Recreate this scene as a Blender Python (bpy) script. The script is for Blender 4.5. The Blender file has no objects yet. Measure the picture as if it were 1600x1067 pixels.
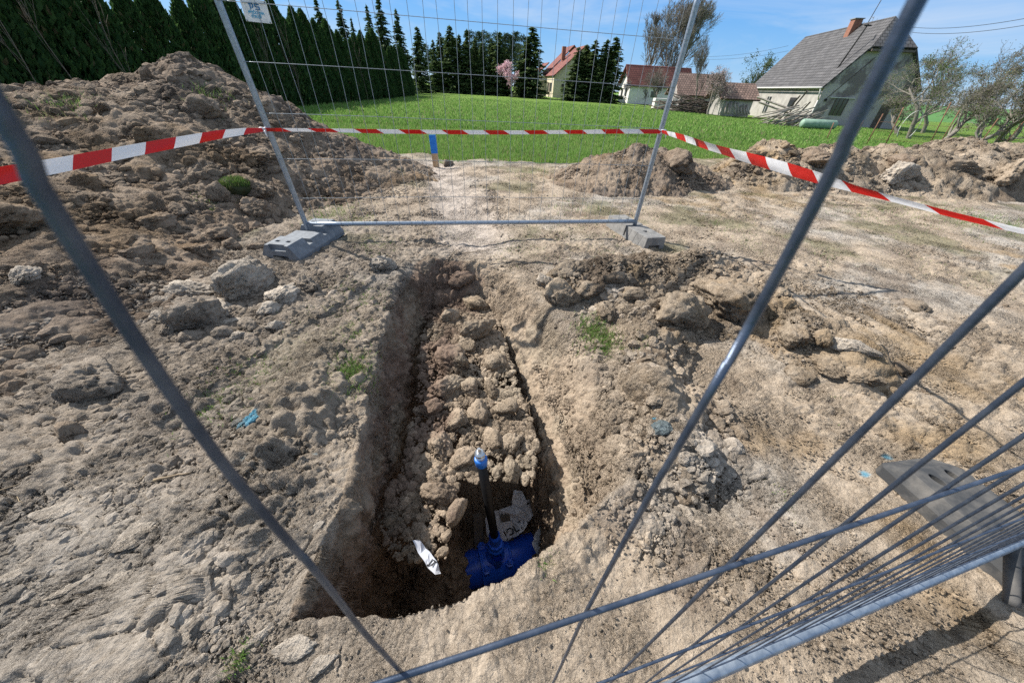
import bpy, bmesh, math, random
import numpy as np
from mathutils import Vector, Matrix
rad = math.radians
SC = bpy.context.scene
COL = SC.collection

# ------------------------------------------------------------------ camera
FPX, CAMZ = 532.0, 1.35                     # focal length in pixels of a 1600 px wide picture, eye height
sr = .0494; cr = math.sqrt(1-sr*sr); cpi, spi = .8, .6
LX = Vector((1, 0, 0)); LU = Vector((0, spi, cpi)); FW = Vector((0, cpi, -spi))
CX = cr*LX+sr*LU; CY = -sr*LX+cr*LU
cd = bpy.data.cameras.new('camera'); cam = bpy.data.objects.new('camera', cd); COL.objects.link(cam)
cam.matrix_world = Matrix(((CX.x, CY.x, -FW.x, 0), (CX.y, CY.y, -FW.y, 0), (CX.z, CY.z, -FW.z, CAMZ), (0, 0, 0, 1)))
cd.sensor_width = 36; cd.lens = FPX/1600*36
cd.clip_start = .005; cd.clip_end = 3000
cd.dof.use_dof = True; cd.dof.focus_distance = 3.2; cd.dof.aperture_fstop = 18
SC.camera = cam

# ------------------------------------------------------------------ light
SUN_EL, SUN_AZ = 42.0, 65.0                 # azimuth measured from +Y towards -X
w = bpy.data.worlds.new('World'); SC.world = w; w.use_nodes = True
nt = w.node_tree; nt.nodes.clear()
def N(nt, t, **k):
    n = nt.nodes.new(t)
    for a, b in k.items():
        if hasattr(n, a): setattr(n, a, b)
    return n
sky = N(nt, 'ShaderNodeTexSky'); sky.sky_type = 'NISHITA'; sky.sun_disc = False
sky.sun_elevation = rad(SUN_EL); sky.sun_rotation = rad(-SUN_AZ); sky.air_density = 1.0; sky.dust_density = .1; sky.ozone_density = 1.0
tc = N(nt, 'ShaderNodeTexCoord'); mp = N(nt, 'ShaderNodeMapping'); mp.inputs['Scale'].default_value = (1.2, 2.2, 7.0); mp.inputs['Rotation'].default_value = (.12, .1, .5)
nz = N(nt, 'ShaderNodeTexNoise'); nz.inputs['Scale'].default_value = 1.7; nz.inputs['Detail'].default_value = 9; nz.inputs['Roughness'].default_value = .62; nz.inputs['Distortion'].default_value = .6
cr1 = N(nt, 'ShaderNodeValToRGB'); cr1.color_ramp.elements[0].position = .45; cr1.color_ramp.elements[1].position = .76
cr1.color_ramp.elements[0].color = (0, 0, 0, 1); cr1.color_ramp.elements[1].color = (.62, .62, .62, 1)
hs = N(nt, 'ShaderNodeMixRGB'); hs.inputs[0].default_value = .90
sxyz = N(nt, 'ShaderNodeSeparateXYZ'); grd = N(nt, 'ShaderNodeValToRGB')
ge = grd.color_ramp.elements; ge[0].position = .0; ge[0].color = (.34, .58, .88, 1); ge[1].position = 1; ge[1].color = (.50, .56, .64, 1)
for p_, c_ in ((.05, (.19, .47, .86)), (.15, (.075, .36, .86)), (.24, (.12, .36, .80)), (.42, (.42, .54, .72))):  # unseen upper sky is brightened to give the shadows a neutral fill
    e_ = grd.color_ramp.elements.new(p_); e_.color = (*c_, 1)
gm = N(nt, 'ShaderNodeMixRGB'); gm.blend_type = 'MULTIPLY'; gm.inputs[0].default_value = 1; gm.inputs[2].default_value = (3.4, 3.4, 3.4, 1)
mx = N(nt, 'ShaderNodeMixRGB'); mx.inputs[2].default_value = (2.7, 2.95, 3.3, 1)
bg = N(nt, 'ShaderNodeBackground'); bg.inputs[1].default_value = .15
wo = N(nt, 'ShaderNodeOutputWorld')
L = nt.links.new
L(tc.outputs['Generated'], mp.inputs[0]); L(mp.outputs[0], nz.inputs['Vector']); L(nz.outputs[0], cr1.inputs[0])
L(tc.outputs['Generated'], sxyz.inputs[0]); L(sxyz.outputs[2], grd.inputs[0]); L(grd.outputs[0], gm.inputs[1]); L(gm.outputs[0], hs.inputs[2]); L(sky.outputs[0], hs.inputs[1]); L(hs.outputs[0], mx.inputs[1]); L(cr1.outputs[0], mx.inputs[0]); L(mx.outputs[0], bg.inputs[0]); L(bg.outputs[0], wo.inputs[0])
sd = bpy.data.lights.new('sun', 'SUN'); sd.energy = 4.2; sd.angle = rad(.5); sd.color = (1, .945, .86)
so = bpy.data.objects.new('sun', sd); COL.objects.link(so)
sv = Vector((-math.sin(rad(SUN_AZ))*math.cos(rad(SUN_EL)), math.cos(rad(SUN_AZ))*math.cos(rad(SUN_EL)), math.sin(rad(SUN_EL))))
so.rotation_euler = sv.to_track_quat('Z', 'Y').to_euler()
SC.view_settings.view_transform = 'Standard'; SC.view_settings.look = 'None'; SC.view_settings.gamma = 1
SC.view_settings.exposure = .92
SC.render.engine = 'CYCLES'
SC.cycles.max_bounces = 6; SC.cycles.diffuse_bounces = 5; SC.cycles.glossy_bounces = 3; SC.cycles.transmission_bounces = 4; SC.cycles.transparent_max_bounces = 4
SC.cycles.use_denoising = False

# ------------------------------------------------------------------ pixel rays, tagging
def ray(px, py): return CX*((px-800)/FPX)+CY*((533.5-py)/FPX)+FW
EYE = Vector((0, 0, CAMZ))
def atz(px, py, z=0): r = ray(px, py); return EYE+r*((z-CAMZ)/r.z)
def aty(px, py, y): r = ray(px, py); return EYE+r*(y/r.y)
def atx(px, py, x): r = ray(px, py); return EYE+r*(x/r.x)
def tag(o, label=None, cat=None, group=None, kind=None):
    if label: o['label'] = label
    if cat: o['category'] = cat
    if group: o['group'] = group
    if kind: o['kind'] = kind
    return o
def empty(name, loc=(0, 0, 0), rz=0, label=None, cat=None, group=None):
    o = bpy.data.objects.new(name, None); COL.objects.link(o); o.location = loc; o.rotation_euler = (0, 0, rz)
    return tag(o, label, cat, group)
def link(name, me, m=None, parent=None):
    o = bpy.data.objects.new(name, me); COL.objects.link(o)
    if m is not None and len(me.materials) == 0: me.materials.append(m)
    if parent: o.parent = parent
    return o
def copy_tree(o, parent=None):
    c = o.copy(); COL.objects.link(c)
    if parent: c.parent = parent
    for ch in list(o.children):
        if ch.name in COL.objects: copy_tree(ch, c)
    return c
def np_mesh(name, V, F, col=None, smooth=False, uv=None):
    V = np.asarray(V, np.float32); F = np.asarray(F, np.int32); k = F.shape[1]
    me = bpy.data.meshes.new(name)
    me.vertices.add(len(V)); me.vertices.foreach_set('co', V.ravel())
    me.loops.add(F.size); me.loops.foreach_set('vertex_index', F.ravel())
    me.polygons.add(len(F)); me.polygons.foreach_set('loop_start', np.arange(0, F.size, k, dtype=np.int32))
    me.polygons.foreach_set('loop_total', np.full(len(F), k, np.int32))
    me.polygons.foreach_set('use_smooth', np.full(len(F), smooth, bool))
    if col is not None:
        a = me.color_attributes.new('col', 'FLOAT_COLOR', 'POINT')
        c = np.ones((len(V), 4), np.float32); c[:, :3] = col; a.data.foreach_set('color', c.ravel())
    if uv is not None:
        l = me.uv_layers.new(name='UVMap'); l.data.foreach_set('uv', np.asarray(uv, np.float32)[F.ravel()].ravel())
    me.update(calc_edges=True); me.validate()
    return me

# ------------------------------------------------------------------ numpy noise
def _h(ix, iy, iz, s):
    n = (ix.astype(np.int64)*73856093) ^ (iy.astype(np.int64)*19349663) ^ (iz.astype(np.int64)*83492791) ^ (s*2654435761)
    n = n & 0xffffffff
    n = ((n ^ (n >> 15))*2246822519) & 0xffffffff
    n = ((n ^ (n >> 13))*3266489917) & 0xffffffff
    return ((n ^ (n >> 16)) & 0xffffff).astype(np.float32)/16777216.0
def vnoise(x, y, z=None, s=0):
    if z is None: z = np.zeros_like(x)
    x0, y0, z0 = np.floor(x), np.floor(y), np.floor(z)
    fx, fy, fz = x-x0, y-y0, z-z0
    fx = fx*fx*(3-2*fx); fy = fy*fy*(3-2*fy); fz = fz*fz*(3-2*fz)
    ix, iy, iz = x0.astype(np.int64), y0.astype(np.int64), z0.astype(np.int64)
    o = 0
    for a in (0, 1):
        for b in (0, 1):
            for c in (0, 1):
                o = o+_h(ix+a, iy+b, iz+c, s)*(fx if a else 1-fx)*(fy if b else 1-fy)*(fz if c else 1-fz)
    return o*2-1
def fbm(x, y, z=None, o=4, s=0, g=.5):
    if z is None: z = np.zeros_like(x)
    r = 0; a = 1; t = 0
    for i in range(o):
        r = r+a*vnoise(x*2.03**i+i*7.1, y*2.03**i+3.3*i, z*2.03**i, s+i); t += a; a *= g
    return r/t
def worley(x, y, z=None, s=0):
    two = z is None
    if two: z = np.zeros_like(x)
    ix, iy, iz = (np.floor(v).astype(np.int64) for v in (x, y, z))
    f1 = np.full(x.shape, 9., np.float32); f2 = f1.copy(); idv = np.zeros_like(f1)
    for a in (-1, 0, 1):
        for b in (-1, 0, 1):
            for c in ((0,) if two else (-1, 0, 1)):
                cx, cy, cz = ix+a, iy+b, iz+c
                dx = cx+_h(cx, cy, cz, s)-x; dy = cy+_h(cx, cy, cz, s+11)-y
                dz = 0 if two else cz+_h(cx, cy, cz, s+23)-z
                d = np.sqrt(dx*dx+dy*dy+dz*dz)
                m = d < f1
                f2 = np.where(m, f1, np.minimum(f2, d)); idv = np.where(m, _h(cx, cy, cz, s+37), idv); f1 = np.where(m, d, f1)
    return f1, f2, idv
def ss(a, b, x):
    t = np.clip((x-a)/(b-a), 0, 1); return t*t*(3-2*t)
def bump_clod(x, y, z, lam, s):              # rounded lumps, 0..1
    f1, f2, i = worley(x/lam, y/lam, z/lam, s)
    return np.clip(1-(f1/.62)**2, 0, 1)*(.35+.65*i)

# ------------------------------------------------------------------ materials
def mat_base(name):
    m = bpy.data.materials.new(name); m.use_nodes = True
    b = m.node_tree.nodes['Principled BSDF']; return m, m.node_tree, b
def _noise(nt, scale, detail=4, rough=.6, coord='Object', sc=None, dist=0):
    t = N(nt, 'ShaderNodeTexCoord'); n = N(nt, 'ShaderNodeTexNoise')
    n.inputs['Scale'].default_value = scale; n.inputs['Detail'].default_value = detail; n.inputs['Roughness'].default_value = rough; n.inputs['Distortion'].default_value = dist
    if sc:
        mpn = N(nt, 'ShaderNodeMapping'); mpn.inputs['Scale'].default_value = sc
        nt.links.new(t.outputs[coord], mpn.inputs[0]); nt.links.new(mpn.outputs[0], n.inputs['Vector'])
    else: nt.links.new(t.outputs[coord], n.inputs['Vector'])
    return n
def _ramp(nt, src, p0, c0, p1, c1):
    r = N(nt, 'ShaderNodeValToRGB'); e = r.color_ramp.elements
    e[0].position = p0; e[0].color = (*c0, 1); e[1].position = p1; e[1].color = (*c1, 1)
    nt.links.new(src, r.inputs[0]); return r
def _mix(nt, f, a, b, mode='MIX'):
    m = N(nt, 'ShaderNodeMixRGB'); m.blend_type = mode
    for i, v in ((0, f), (1, a), (2, b)):
        if hasattr(v, 'links') or hasattr(v, 'is_linked'): nt.links.new(v, m.inputs[i])
        elif i == 0: m.inputs[0].default_value = v
        else: m.inputs[i].default_value = (*v, 1)
    return m
def _bump(nt, b, h, st, dist, prev=None):
    n = N(nt, 'ShaderNodeBump'); n.inputs['Strength'].default_value = st; n.inputs['Distance'].default_value = dist
    nt.links.new(h, n.inputs['Height'])
    if prev: nt.links.new(prev.outputs[0], n.inputs['Normal'])
    nt.links.new(n.outputs[0], b.inputs['Normal']); return n
def mat(name, c, c2=None, rough=.7, metal=0, scale=8, bump=0, bd=.01, detail=4, sc=None, bscale=None, p0=.35, p1=.65, spec=.5):
    m, nt, b = mat_base(name)
    b.inputs['Roughness'].default_value = rough; b.inputs['Metallic'].default_value = metal; b.inputs['Specular IOR Level'].default_value = spec
    if c2 is None: b.inputs['Base Color'].default_value = (*c, 1)
    else:
        n = _noise(nt, scale, detail, sc=sc); r = _ramp(nt, n.outputs[0], p0, c, p1, c2); nt.links.new(r.outputs[0], b.inputs['Base Color'])
    if bump:
        n2 = _noise(nt, bscale or scale*3, 5); _bump(nt, b, n2.outputs[0], bump, bd)
    return m
def mat_soil(name='soil'):
    m, nt, b = mat_base(name); b.inputs['Roughness'].default_value = .95; b.inputs['Specular IOR Level'].default_value = .15
    at = N(nt, 'ShaderNodeAttribute'); at.attribute_name = 'col'
    n1 = _noise(nt, 30, 8, .75); r1 = _ramp(nt, n1.outputs[0], .34, (.64, .62, .60), .64, (1.2, 1.2, 1.2))
    n2 = _noise(nt, 170, 5, .8); r2 = _ramp(nt, n2.outputs[0], .38, (.62, .60, .58), .62, (1.34, 1.34, 1.34))
    np_ = _noise(nt, 2.6, 6, .62); pm = _ramp(nt, np_.outputs[0], .42, (.12, .12, .12), .58, (1, 1, 1))
    m1 = _mix(nt, .85, at.outputs['Color'], r1.outputs[0], 'MULTIPLY'); m2 = _mix(nt, pm.outputs[0], m1.outputs[0], r2.outputs[0], 'MULTIPLY')
    v = N(nt, 'ShaderNodeTexVoronoi'); v.inputs['Scale'].default_value = 75
    t = N(nt, 'ShaderNodeTexCoord'); nt.links.new(t.outputs['Object'], v.inputs['Vector'])
    rs = _ramp(nt, v.outputs['Distance'], .10, (1.5, 1.5, 1.5), .16, (1, 1, 1))
    rc = _ramp(nt, v.outputs['Color'], .86, (0, 0, 0), .9, (1, 1, 1))
    m3 = _mix(nt, rc.outputs[0], m2.outputs[0], m2.outputs[0]); ms = _mix(nt, 1., m2.outputs[0], rs.outputs[0], 'MULTIPLY'); nt.links.new(ms.outputs[0], m3.inputs[2])
    nt.links.new(m3.outputs[0], b.inputs['Base Color'])
    v5 = N(nt, 'ShaderNodeTexVoronoi'); v5.inputs['Scale'].default_value = 55; nt.links.new(t.outputs['Object'], v5.inputs['Vector']); iv = N(nt, 'ShaderNodeMath', operation='SUBTRACT'); iv.inputs[0].default_value = 1; nt.links.new(v5.outputs['Distance'], iv.inputs[1])
    n3 = _noise(nt, 140, 7, .78); a = _bump(nt, b, n3.outputs[0], 1., .03)
    a2 = _bump(nt, b, iv.outputs[0], .8, .03, a)
    n4 = _noise(nt, 34, 6, .7); _bump(nt, b, n4.outputs[0], .8, .04, a2); nt.links.new(pm.outputs[0], a.inputs['Strength']); nt.links.new(pm.outputs[0], a2.inputs['Strength'])
    return m
def mat_attr(name, rough=.8, spec=.2, trans=0):
    m, nt, b = mat_base(name); b.inputs['Roughness'].default_value = rough; b.inputs['Specular IOR Level'].default_value = spec
    at = N(nt, 'ShaderNodeAttribute'); at.attribute_name = 'col'; nt.links.new(at.outputs['Color'], b.inputs['Base Color'])
    if trans:
        tl = N(nt, 'ShaderNodeBsdfTranslucent'); nt.links.new(at.outputs['Color'], tl.inputs[0])
        mxs = N(nt, 'ShaderNodeMixShader'); mxs.inputs[0].default_value = trans
        out = nt.nodes['Material Output']; nt.links.new(b.outputs[0], mxs.inputs[1]); nt.links.new(tl.outputs[0], mxs.inputs[2]); nt.links.new(mxs.outputs[0], out.inputs[0])
    return m
SOIL = mat_soil()
LEAF = mat_attr('foliage', .75, .15, .38)
BLADE = mat_attr('grass_blades', .6, .25, .35)
BARK = mat('bark', (.10, .075, .055), (.20, .165, .13), .9, scale=30, bump=.5, bd=.01)
BARKG = mat('grey_bark', (.13, .115, .10), (.27, .245, .21), .9, scale=30)
GALV = mat('galvanised_steel', (.24, .29, .35), (.38, .43, .50), .42, .65, 60, bump=.12, bd=.001, bscale=300, sc=(1, 1, 1))
WIRE = mat('wire_steel', (.045, .065, .105), (.10, .125, .175), .38, .6, 90, bump=.25, bd=.0006, bscale=500)
WIREF = mat('mesh_wire_steel', (.22, .26, .30), (.36, .40, .44), .5, .5, 60)
PLASTIC = mat('recycled_grey_plastic', (.12, .135, .155), (.19, .21, .235), .6, 0, 18, bump=.2, bd=.003, bscale=120)
CONC = mat('concrete', (.15, .148, .145), (.25, .245, .235), .9, 0, 14, bump=.5, bd=.004, bscale=90)
RUBBER = mat('worn_black_rubber', (.04, .042, .045), (.14, .13, .118), .75, 0, 9, bump=.4, bd=.003, bscale=110, detail=9, p0=.42, p1=.72)
DARK = mat('dark_void', (.015, .015, .015), rough=.9)

# ------------------------------------------------------------------ ground shape
tYL = [.30, .64, 1.0, 1.34, 2.0, 2.43, 2.95, 3.05]
tXL = [-.655, -.655, -.70, -.77, -.92, -1.0, -.95, -.88]
bYL = [.30, .68, 1.08, 1.7, 2.26, 2.9, 3.05]
bXL = [-.60, -.57, -.52, -.60, -.71, -.64, -.64]
tYR = [.3, .42, .52, .62, .87, 1.25, 1.8, 2.26, 2.8, 3.05]
tXR = [-.1, .02, .17, .33, .56, .62, .50, .34, .0, -.25]
bYR = [.3, .6, .95, 1.15, 1.47, 2.0, 2.53, 2.9, 3.05]
bXR = [.0, .10, .21, .17, .09, -.04, -.17, -.36, -.45]
flY = [.3, .8, 1.1, 1.5, 2.0, 2.5, 2.75, 2.98, 3.05]
flZ = [-1.25, -1.22, -1.10, -.94, -.80, -.56, -.33, -.05, 0]
nX = [-.9, -.70, -.3, 0, .15, .3, .5, .7]
nY = [.27, .30, .335, .42, .52, .63, .80, 1.0]
def trench(x, y, wob=0):
    xlT = np.interp(y, tYL, tXL)+wob*.035; xlB = np.interp(y, bYL, bXL)+wob*.02
    xrT = np.interp(y, tYR, tXR)+wob*.06; xrB = np.interp(y, bYR, bXR)+wob*.02
    yn = np.interp(x, nX, nY)
    fl = np.clip((x-xlT)/np.maximum(xlB-xlT, .03), 0, 1)
    fr = np.clip((xrT-x)/np.maximum(xrT-xrB, .03), 0, 1)
    fn = np.clip((y-yn)/.10, 0, 1)
    gl = ss(0, 1, fl)*.55+fl*.45
    gr = .44*ss(0, .78, fr)+.56*ss(.72, 1, fr)
    f = np.minimum(np.minimum(gl, gr), fn*(2-fn))
    f = np.where((y < .27) | (y > 3.04), 0, f)
    return f*np.interp(y, flY, flZ), f
def base_ground(x, y, det=True):
    wob = fbm(x*0+3.1, y*2.3, None, 4, 5)+.5*fbm(x*0+1, y*9, None, 2, 15)
    t, f = trench(x, y, wob)
    z = .03*fbm(x*.9, y*.9, None, 3, 1)*ss(0, .8, np.hypot(x-1.3, y-3.9)*.5+.3)
    z = z+t
    z = z+f*.26*ss(-.18, -.32, x+.3*(y-.9))*np.exp(-((y-.86)/.30)**2)
    # shallow ledge dug on the right, humps along the lip
    z = z-.10*np.exp(-((x-.86)/.28)**2-((y-.80)/.13)**2)*ss(.5, .75, x)
    z = z+.05*np.exp(-((x-.40)/.18)**2-((y-.72)/.10)**2)*(1-f)
    z = z-.07*np.exp(-((x-1.05)/.6)**2-((y-1.75)/.45)**2)
    # left lip hump
    z = z+.10*np.exp(-((x+1.05)/.22)**2-((y-1.1)/.7)**2)*(1-f)
    # worn track towards the stake, slightly sunk
    cx = np.interp(y, [3, 3.8, 5.2, 7.4, 8.6], [-.45, -.5, -.9, -1.6, -1.9])
    z = z-.05*np.exp(-((x-cx)/.32)**4)*ss(3.1, 3.7, y)*ss(9.2, 7.6, y)
    # falls away under the field
    e = edge(x)
    z = z-.35*ss(-.4, 1.2, y-e)
    z = z-.4*ss(8, 20, x)
    return z, f, t
def edge(x): return 8.9+.33*np.clip(x-.5, 0, 12)+.35*vnoise(x*1.3, x*0+2, None, 9)+.15*vnoise(x*5, x*0+2, None, 10)
def field_z(x, y): return -.02-.4*ss(8, 24, x)+.05*fbm(x*.12, y*.12, None, 2, 77)*ss(8, 30, y)
def tps(P):
    P = np.array(P, float); n = len(P)
    K = lambda r: np.where(r > 1e-9, r*r*np.log(np.maximum(r, 1e-9)), 0)
    D = np.hypot(P[:, None, 0]-P[None, :, 0], P[:, None, 1]-P[None, :, 1])
    A = np.zeros((n+3, n+3)); A[:n, :n] = K(D)+np.eye(n)*.02; A[:n, n] = 1; A[:n, n+1:] = P[:, :2]; A[n, :n] = 1; A[n+1:, :n] = P[:, :2].T
    s = np.linalg.solve(A, np.r_[P[:, 2], 0, 0, 0])
    def f(x, y):
        o = s[n]+s[n+1]*x+s[n+2]*y
        for i in range(n): o = o+s[i]*K(np.hypot(x-P[i, 0], y-P[i, 1]))
        return o
    return f
F_ = -.10
HL = tps([(-1.35, 6.3, F_), (-1.9, 5.5, F_), (-2.35, 4.5, F_), (-2.7, 3.7, F_), (-2.55, 3.0, F_), (-2.35, 2.2, F_), (-2.3, 1.5, F_), (-2.45, .9, F_), (-3.2, .4, F_), (-5, -.1, F_), (-7.5, 0, F_),
          (-1.5, 7.2, F_), (-2.2, 8.3, F_), (-4, 9.2, F_), (-6.8, 9, F_), (-9, 7, F_), (-9.3, 4, F_), (-8.6, 1.8, F_), (-1, 7.5, -.4), (-.8, 5.5, -.4), (-1.6, 3.6, -.5), (-1.6, 1.5, -.45), (-2, 0, -.5), (-10, 9.5, -.5), (-5, 10, -.5), (-11, 0, -.6), (-11, 5, -.6),
          (-4.83, 6, 1.50), (-4.55, 6.05, 1.42), (-5.7, 5.0, 1.12), (-5.25, 5.5, 1.2), (-4.2, 6.3, 1.22), (-3.77, 6.5, .93), (-3.14, 6.5, .58), (-2.36, 6.5, .23), (-6.1, 4.4, .98), (-6.9, 3.8, .72),
          (-3.5, 4.6, .45), (-4.2, 5.2, .92), (-4.3, 3.9, .62), (-3.3, 3.1, .22), (-3.1, 1.9, .22), (-4.2, 2.3, .42), (-5.1, 3.3, .72), (-4.4, 1.1, .26), (-5.8, 1.9, .42),
          (-6.2, 6.6, .8), (-5, 7.5, .7), (-3.8, 7.5, .4)])
def heap_left(x, y): return HL(x, y)+.10*fbm(x*1.6, y*1.6, None, 3, 31)*ss(-.05, .4, HL(x, y))
def mounds(P, s0):
    def f(x, y):
        o = np.full(np.shape(x), -.3)
        wx = x+.16*fbm(x*2.2, y*2.2, None, 2, s0); wy = y+.16*fbm(x*2.2, y*2.2, None, 2, s0+5)
        for (px, py, h, r) in P:
            d = np.sqrt((wx-px)**2+(wy-py)**2+(.22*r)**2)/r-.20
            m = (h+.1)*(1-np.maximum(d, 0)**1.15)-.1
            o = np.maximum(o, m)+.04*np.exp(-((o-m)/.12)**2)
        return o
    return f
heap_small = mounds([(2.15, 7.05, .60, .95), (1.65, 6.85, .42, 1.05), (2.7, 7.2, .46, .95), (3.3, 7.25, .26, .8)], 41)
heap_right = mounds([(4.7, 7.75, .50, .9), (5.15, 8.0, .68, .95), (6.1, 8.0, .60, 1.1), (6.6, 8.1, .66, .9), (7.7, 8.3, .66, 1.2), (8.4, 8.2, .62, 1.2), (9.4, 8.6, .84, 1.5), (10.6, 8.8, .74, 1.6), (11.8, 9.1, .8, 1.8), (13.4, 9.6, .9, 1.9)], 43)
ridge = mounds([(.50, 2.60, .18, .28), (.8, 2.70, .25, .38), (1.2, 2.74, .25, .40), (1.62, 2.68, .33, .46), (1.9, 2.4, .27, .38), (2.05, 2.0, .18, .34), (2.2, 1.7, .13, .30), (.86, 1.75, .13, .27), (.82, 1.35, .15, .24), (.76, 1.05, .10, .20), (1.0, 2.2, .08, .30)], 47)
def surf(x, y):
    z = base_ground(x, y)[0]
    for h in (heap_left, heap_small, heap_right, ridge): z = np.maximum(z, h(x, y))
    return z
def surf1(x, y): return float(surf(np.array([float(x)]), np.array([float(y)]))[0])
def hit(px, py, off=0):
    r = ray(px, py); t = np.concatenate([np.linspace(.3, 4, 1600), np.linspace(4.01, 25, 2500)])
    z = surf(t*r.x, t*r.y)
    k = np.argmax(CAMZ+t*r.z < z)
    if k == 0: k = len(t)-1
    return Vector((t[k]*r.x, t[k]*r.y, float(z[k])+off))

# ------------------------------------------------------------------ soil colour
def blob(x, y, cx, cy, r): return np.exp(-(((x-cx)**2+(y-cy)**2)/r**2))
def lerp(a, b, t): return a*(1-t[:, None])+np.array(b)[None, :]*t[:, None]
SPRAY = [(392, 655, .05), (408, 640, .03), (386, 716, .022), (1028, 668, .024), (1022, 655, .016), (1382, 713, .022), (1352, 740, .02), (494, 710, .014)]
SPR = None
def soil_col(x, y, z, f, kind):
    global SPR
    n1 = fbm(x*1.1, y*1.1, z, 4, 61); n2 = fbm(x*4.5, y*4.5, z*4.5, 4, 67); n3 = fbm(x*.5+9, y*.5, None, 3, 71)
    tan = np.array((.48, .395, .305)); c = np.repeat(tan[None], len(x), 0)
    c = lerp(c, (.48, .435, .38), ss(-.1, .45, n1+.3*n2))
    c = lerp(c, (.29, .225, .17), ss(.05, .45, n2+.2*n1)*.6)
    if kind == 'ground':
        left = ss(.3, -1.6, x)*ss(5.5, 3.0, y)
        c = lerp(c, (.35, .305, .26), left*.6)
        c = lerp(c, (.47, .435, .39), left*ss(1.0, .4, y)*.6)
        cx = np.interp(y, [3, 3.8, 5.2, 7.4, 8.6], [-.45, -.5, -.9, -1.6, -1.9])
        tr = np.exp(-((x-cx-.1*n2)/.42)**4)*ss(3.0, 3.5, y)*ss(9.5, 8.5, y)
        c = lerp(c, (.56, .49, .43), tr*.9)
        c = lerp(c, (.42, .30, .165), ss(.1, .5, n3+.5*n2)*ss(-.3, .8, x)*.55)
        # thin growth of weeds and algae
        we = ss(.12, .45, fbm(x*1.7+4, y*1.7, None, 4, 83))*(ss(2.9, 3.6, y)*ss(9, 7, y)*(1-tr)*.75+.25*blob(x, y, -1.35, 1.5, .5))
        we = np.maximum(we, ss(7.6, 9.0, y)*ss(-.4, .3, n2+.3)*.6)
        c = lerp(c, (.135, .145, .065), we*.7)
        # trench: fresh soil, reddish to the left, darker low down, ochre to the right
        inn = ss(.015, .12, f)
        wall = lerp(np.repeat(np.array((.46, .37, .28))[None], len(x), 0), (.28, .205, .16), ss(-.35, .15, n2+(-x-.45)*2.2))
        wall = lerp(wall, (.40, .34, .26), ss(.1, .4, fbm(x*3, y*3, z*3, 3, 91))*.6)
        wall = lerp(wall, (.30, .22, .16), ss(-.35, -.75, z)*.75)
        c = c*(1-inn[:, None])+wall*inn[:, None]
    elif kind == 'heap':
        c = lerp(c, (.31, .235, .175), np.clip(.72+.5*n2, 0, 1))
        c = lerp(c, (.17, .13, .105), ss(.1, .5, n1-.4*n2)*.7)
        c = lerp(c, (.30, .20, .105), ss(.25, .6, n3+.4*n2)*.5)
    elif kind == 'yellow':
        c = lerp(c, (.30, .235, .165), ss(-.5, .3, n1)*.6)
        c = lerp(c, (.42, .30, .17), ss(.1, .6, n3+.6*n2+.05)*.7)
        c = lerp(c, (.14, .10, .07), ss(.15, .5, n1-.5*n2)*.6)
    if SPR is None: SPR = [(hit(a, b), r) for a, b, r in SPRAY]
    for p, r in SPR:
        d = np.sqrt((x-p.x)**2+(y-p.y)**2+(z-p.z)**2)/r
        k = ss(1.15, .55, d+.55*fbm(x*40, y*40, z*40, 2, 97))
        c = lerp(c, (.10, .42, .62), k*.85)
    return np.clip(c*((.80 if kind == 'heap' else .90)-.10*ss(-.4, -1.3, x)*ss(5, 3, y)*(kind == 'ground'))[:, None], .01, .8)  # left ground also dimmed: small shadows among its crumbs put into the colour

def rows_for(y0, y1, d0=.0068, k=.0040):
    y = [y0]
    while y[-1] < y1: y.append(y[-1]+max(d0, k*(max(y[-1], 0)+.9)*1.05-.0015) if y[-1] > .1 else y[-1]+.02+.1*max(0, -.3-y[-1]))
    return np.array(y)
def build_sheet(name, hfun, x0, x1, ys, nc, disp, kind, keep=None, mats=SOIL):
    nr = len(ys); X = np.zeros((nr, nc)); S = 2600
    xs = np.linspace(x0, x1, S)
    for i, y in enumerate(ys):
        z = hfun(xs, np.full(S, y)); dz = np.gradient(z, xs)
        wgt = np.sqrt(1+np.minimum(np.abs(dz), 25)**2)/(.35+np.hypot(xs, y))
        X[i] = xs if False else np.interp(np.linspace(0, 1, nc), np.r_[0, np.cumsum((wgt[1:]+wgt[:-1])*.5)]/np.sum((wgt[1:]+wgt[:-1])*.5), xs)
    # smooth the column lines from row to row
    for _ in range(420 if name == 'ground' else 60): X[1:-1] = (X[:-2]+2*X[1:-1]+X[2:])/4
    Y = np.repeat(ys[:, None], nc, 1)
    Z = hfun(X.ravel(), Y.ravel()).reshape(nr, nc)
    P = np.stack([X, Y, Z], -1)
    du = np.gradient(P, axis=1); dv = np.gradient(P, axis=0)
    n = np.cross(du, dv); n /= np.linalg.norm(n, axis=-1, keepdims=True)+1e-12
    n[..., 2] += .15; n /= np.linalg.norm(n, axis=-1, keepdims=True)
    p = P.reshape(-1, 3); nn = n.reshape(-1, 3)
    d = disp(p[:, 0], p[:, 1], p[:, 2], nn)
    q = p+nn*d[:, None]
    f = trench(p[:, 0], p[:, 1])[1]
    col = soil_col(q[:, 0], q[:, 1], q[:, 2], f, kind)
    idx = np.arange(nr*nc).reshape(nr, nc)
    F = np.stack([idx[:-1, :-1], idx[:-1, 1:], idx[1:, 1:], idx[1:, :-1]], -1).reshape(-1, 4)
    if keep is not None:
        kv = keep(p[:, 0], p[:, 1], p[:, 2]); F = F[kv[F].any(1)]
        u = np.unique(F); mp_ = np.zeros(len(q), np.int64); mp_[u] = np.arange(len(u)); F = mp_[F]; q = q[u]; col = col[u]
    return link(name, np_mesh(name, q, F, col, smooth=True), mats)
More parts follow.
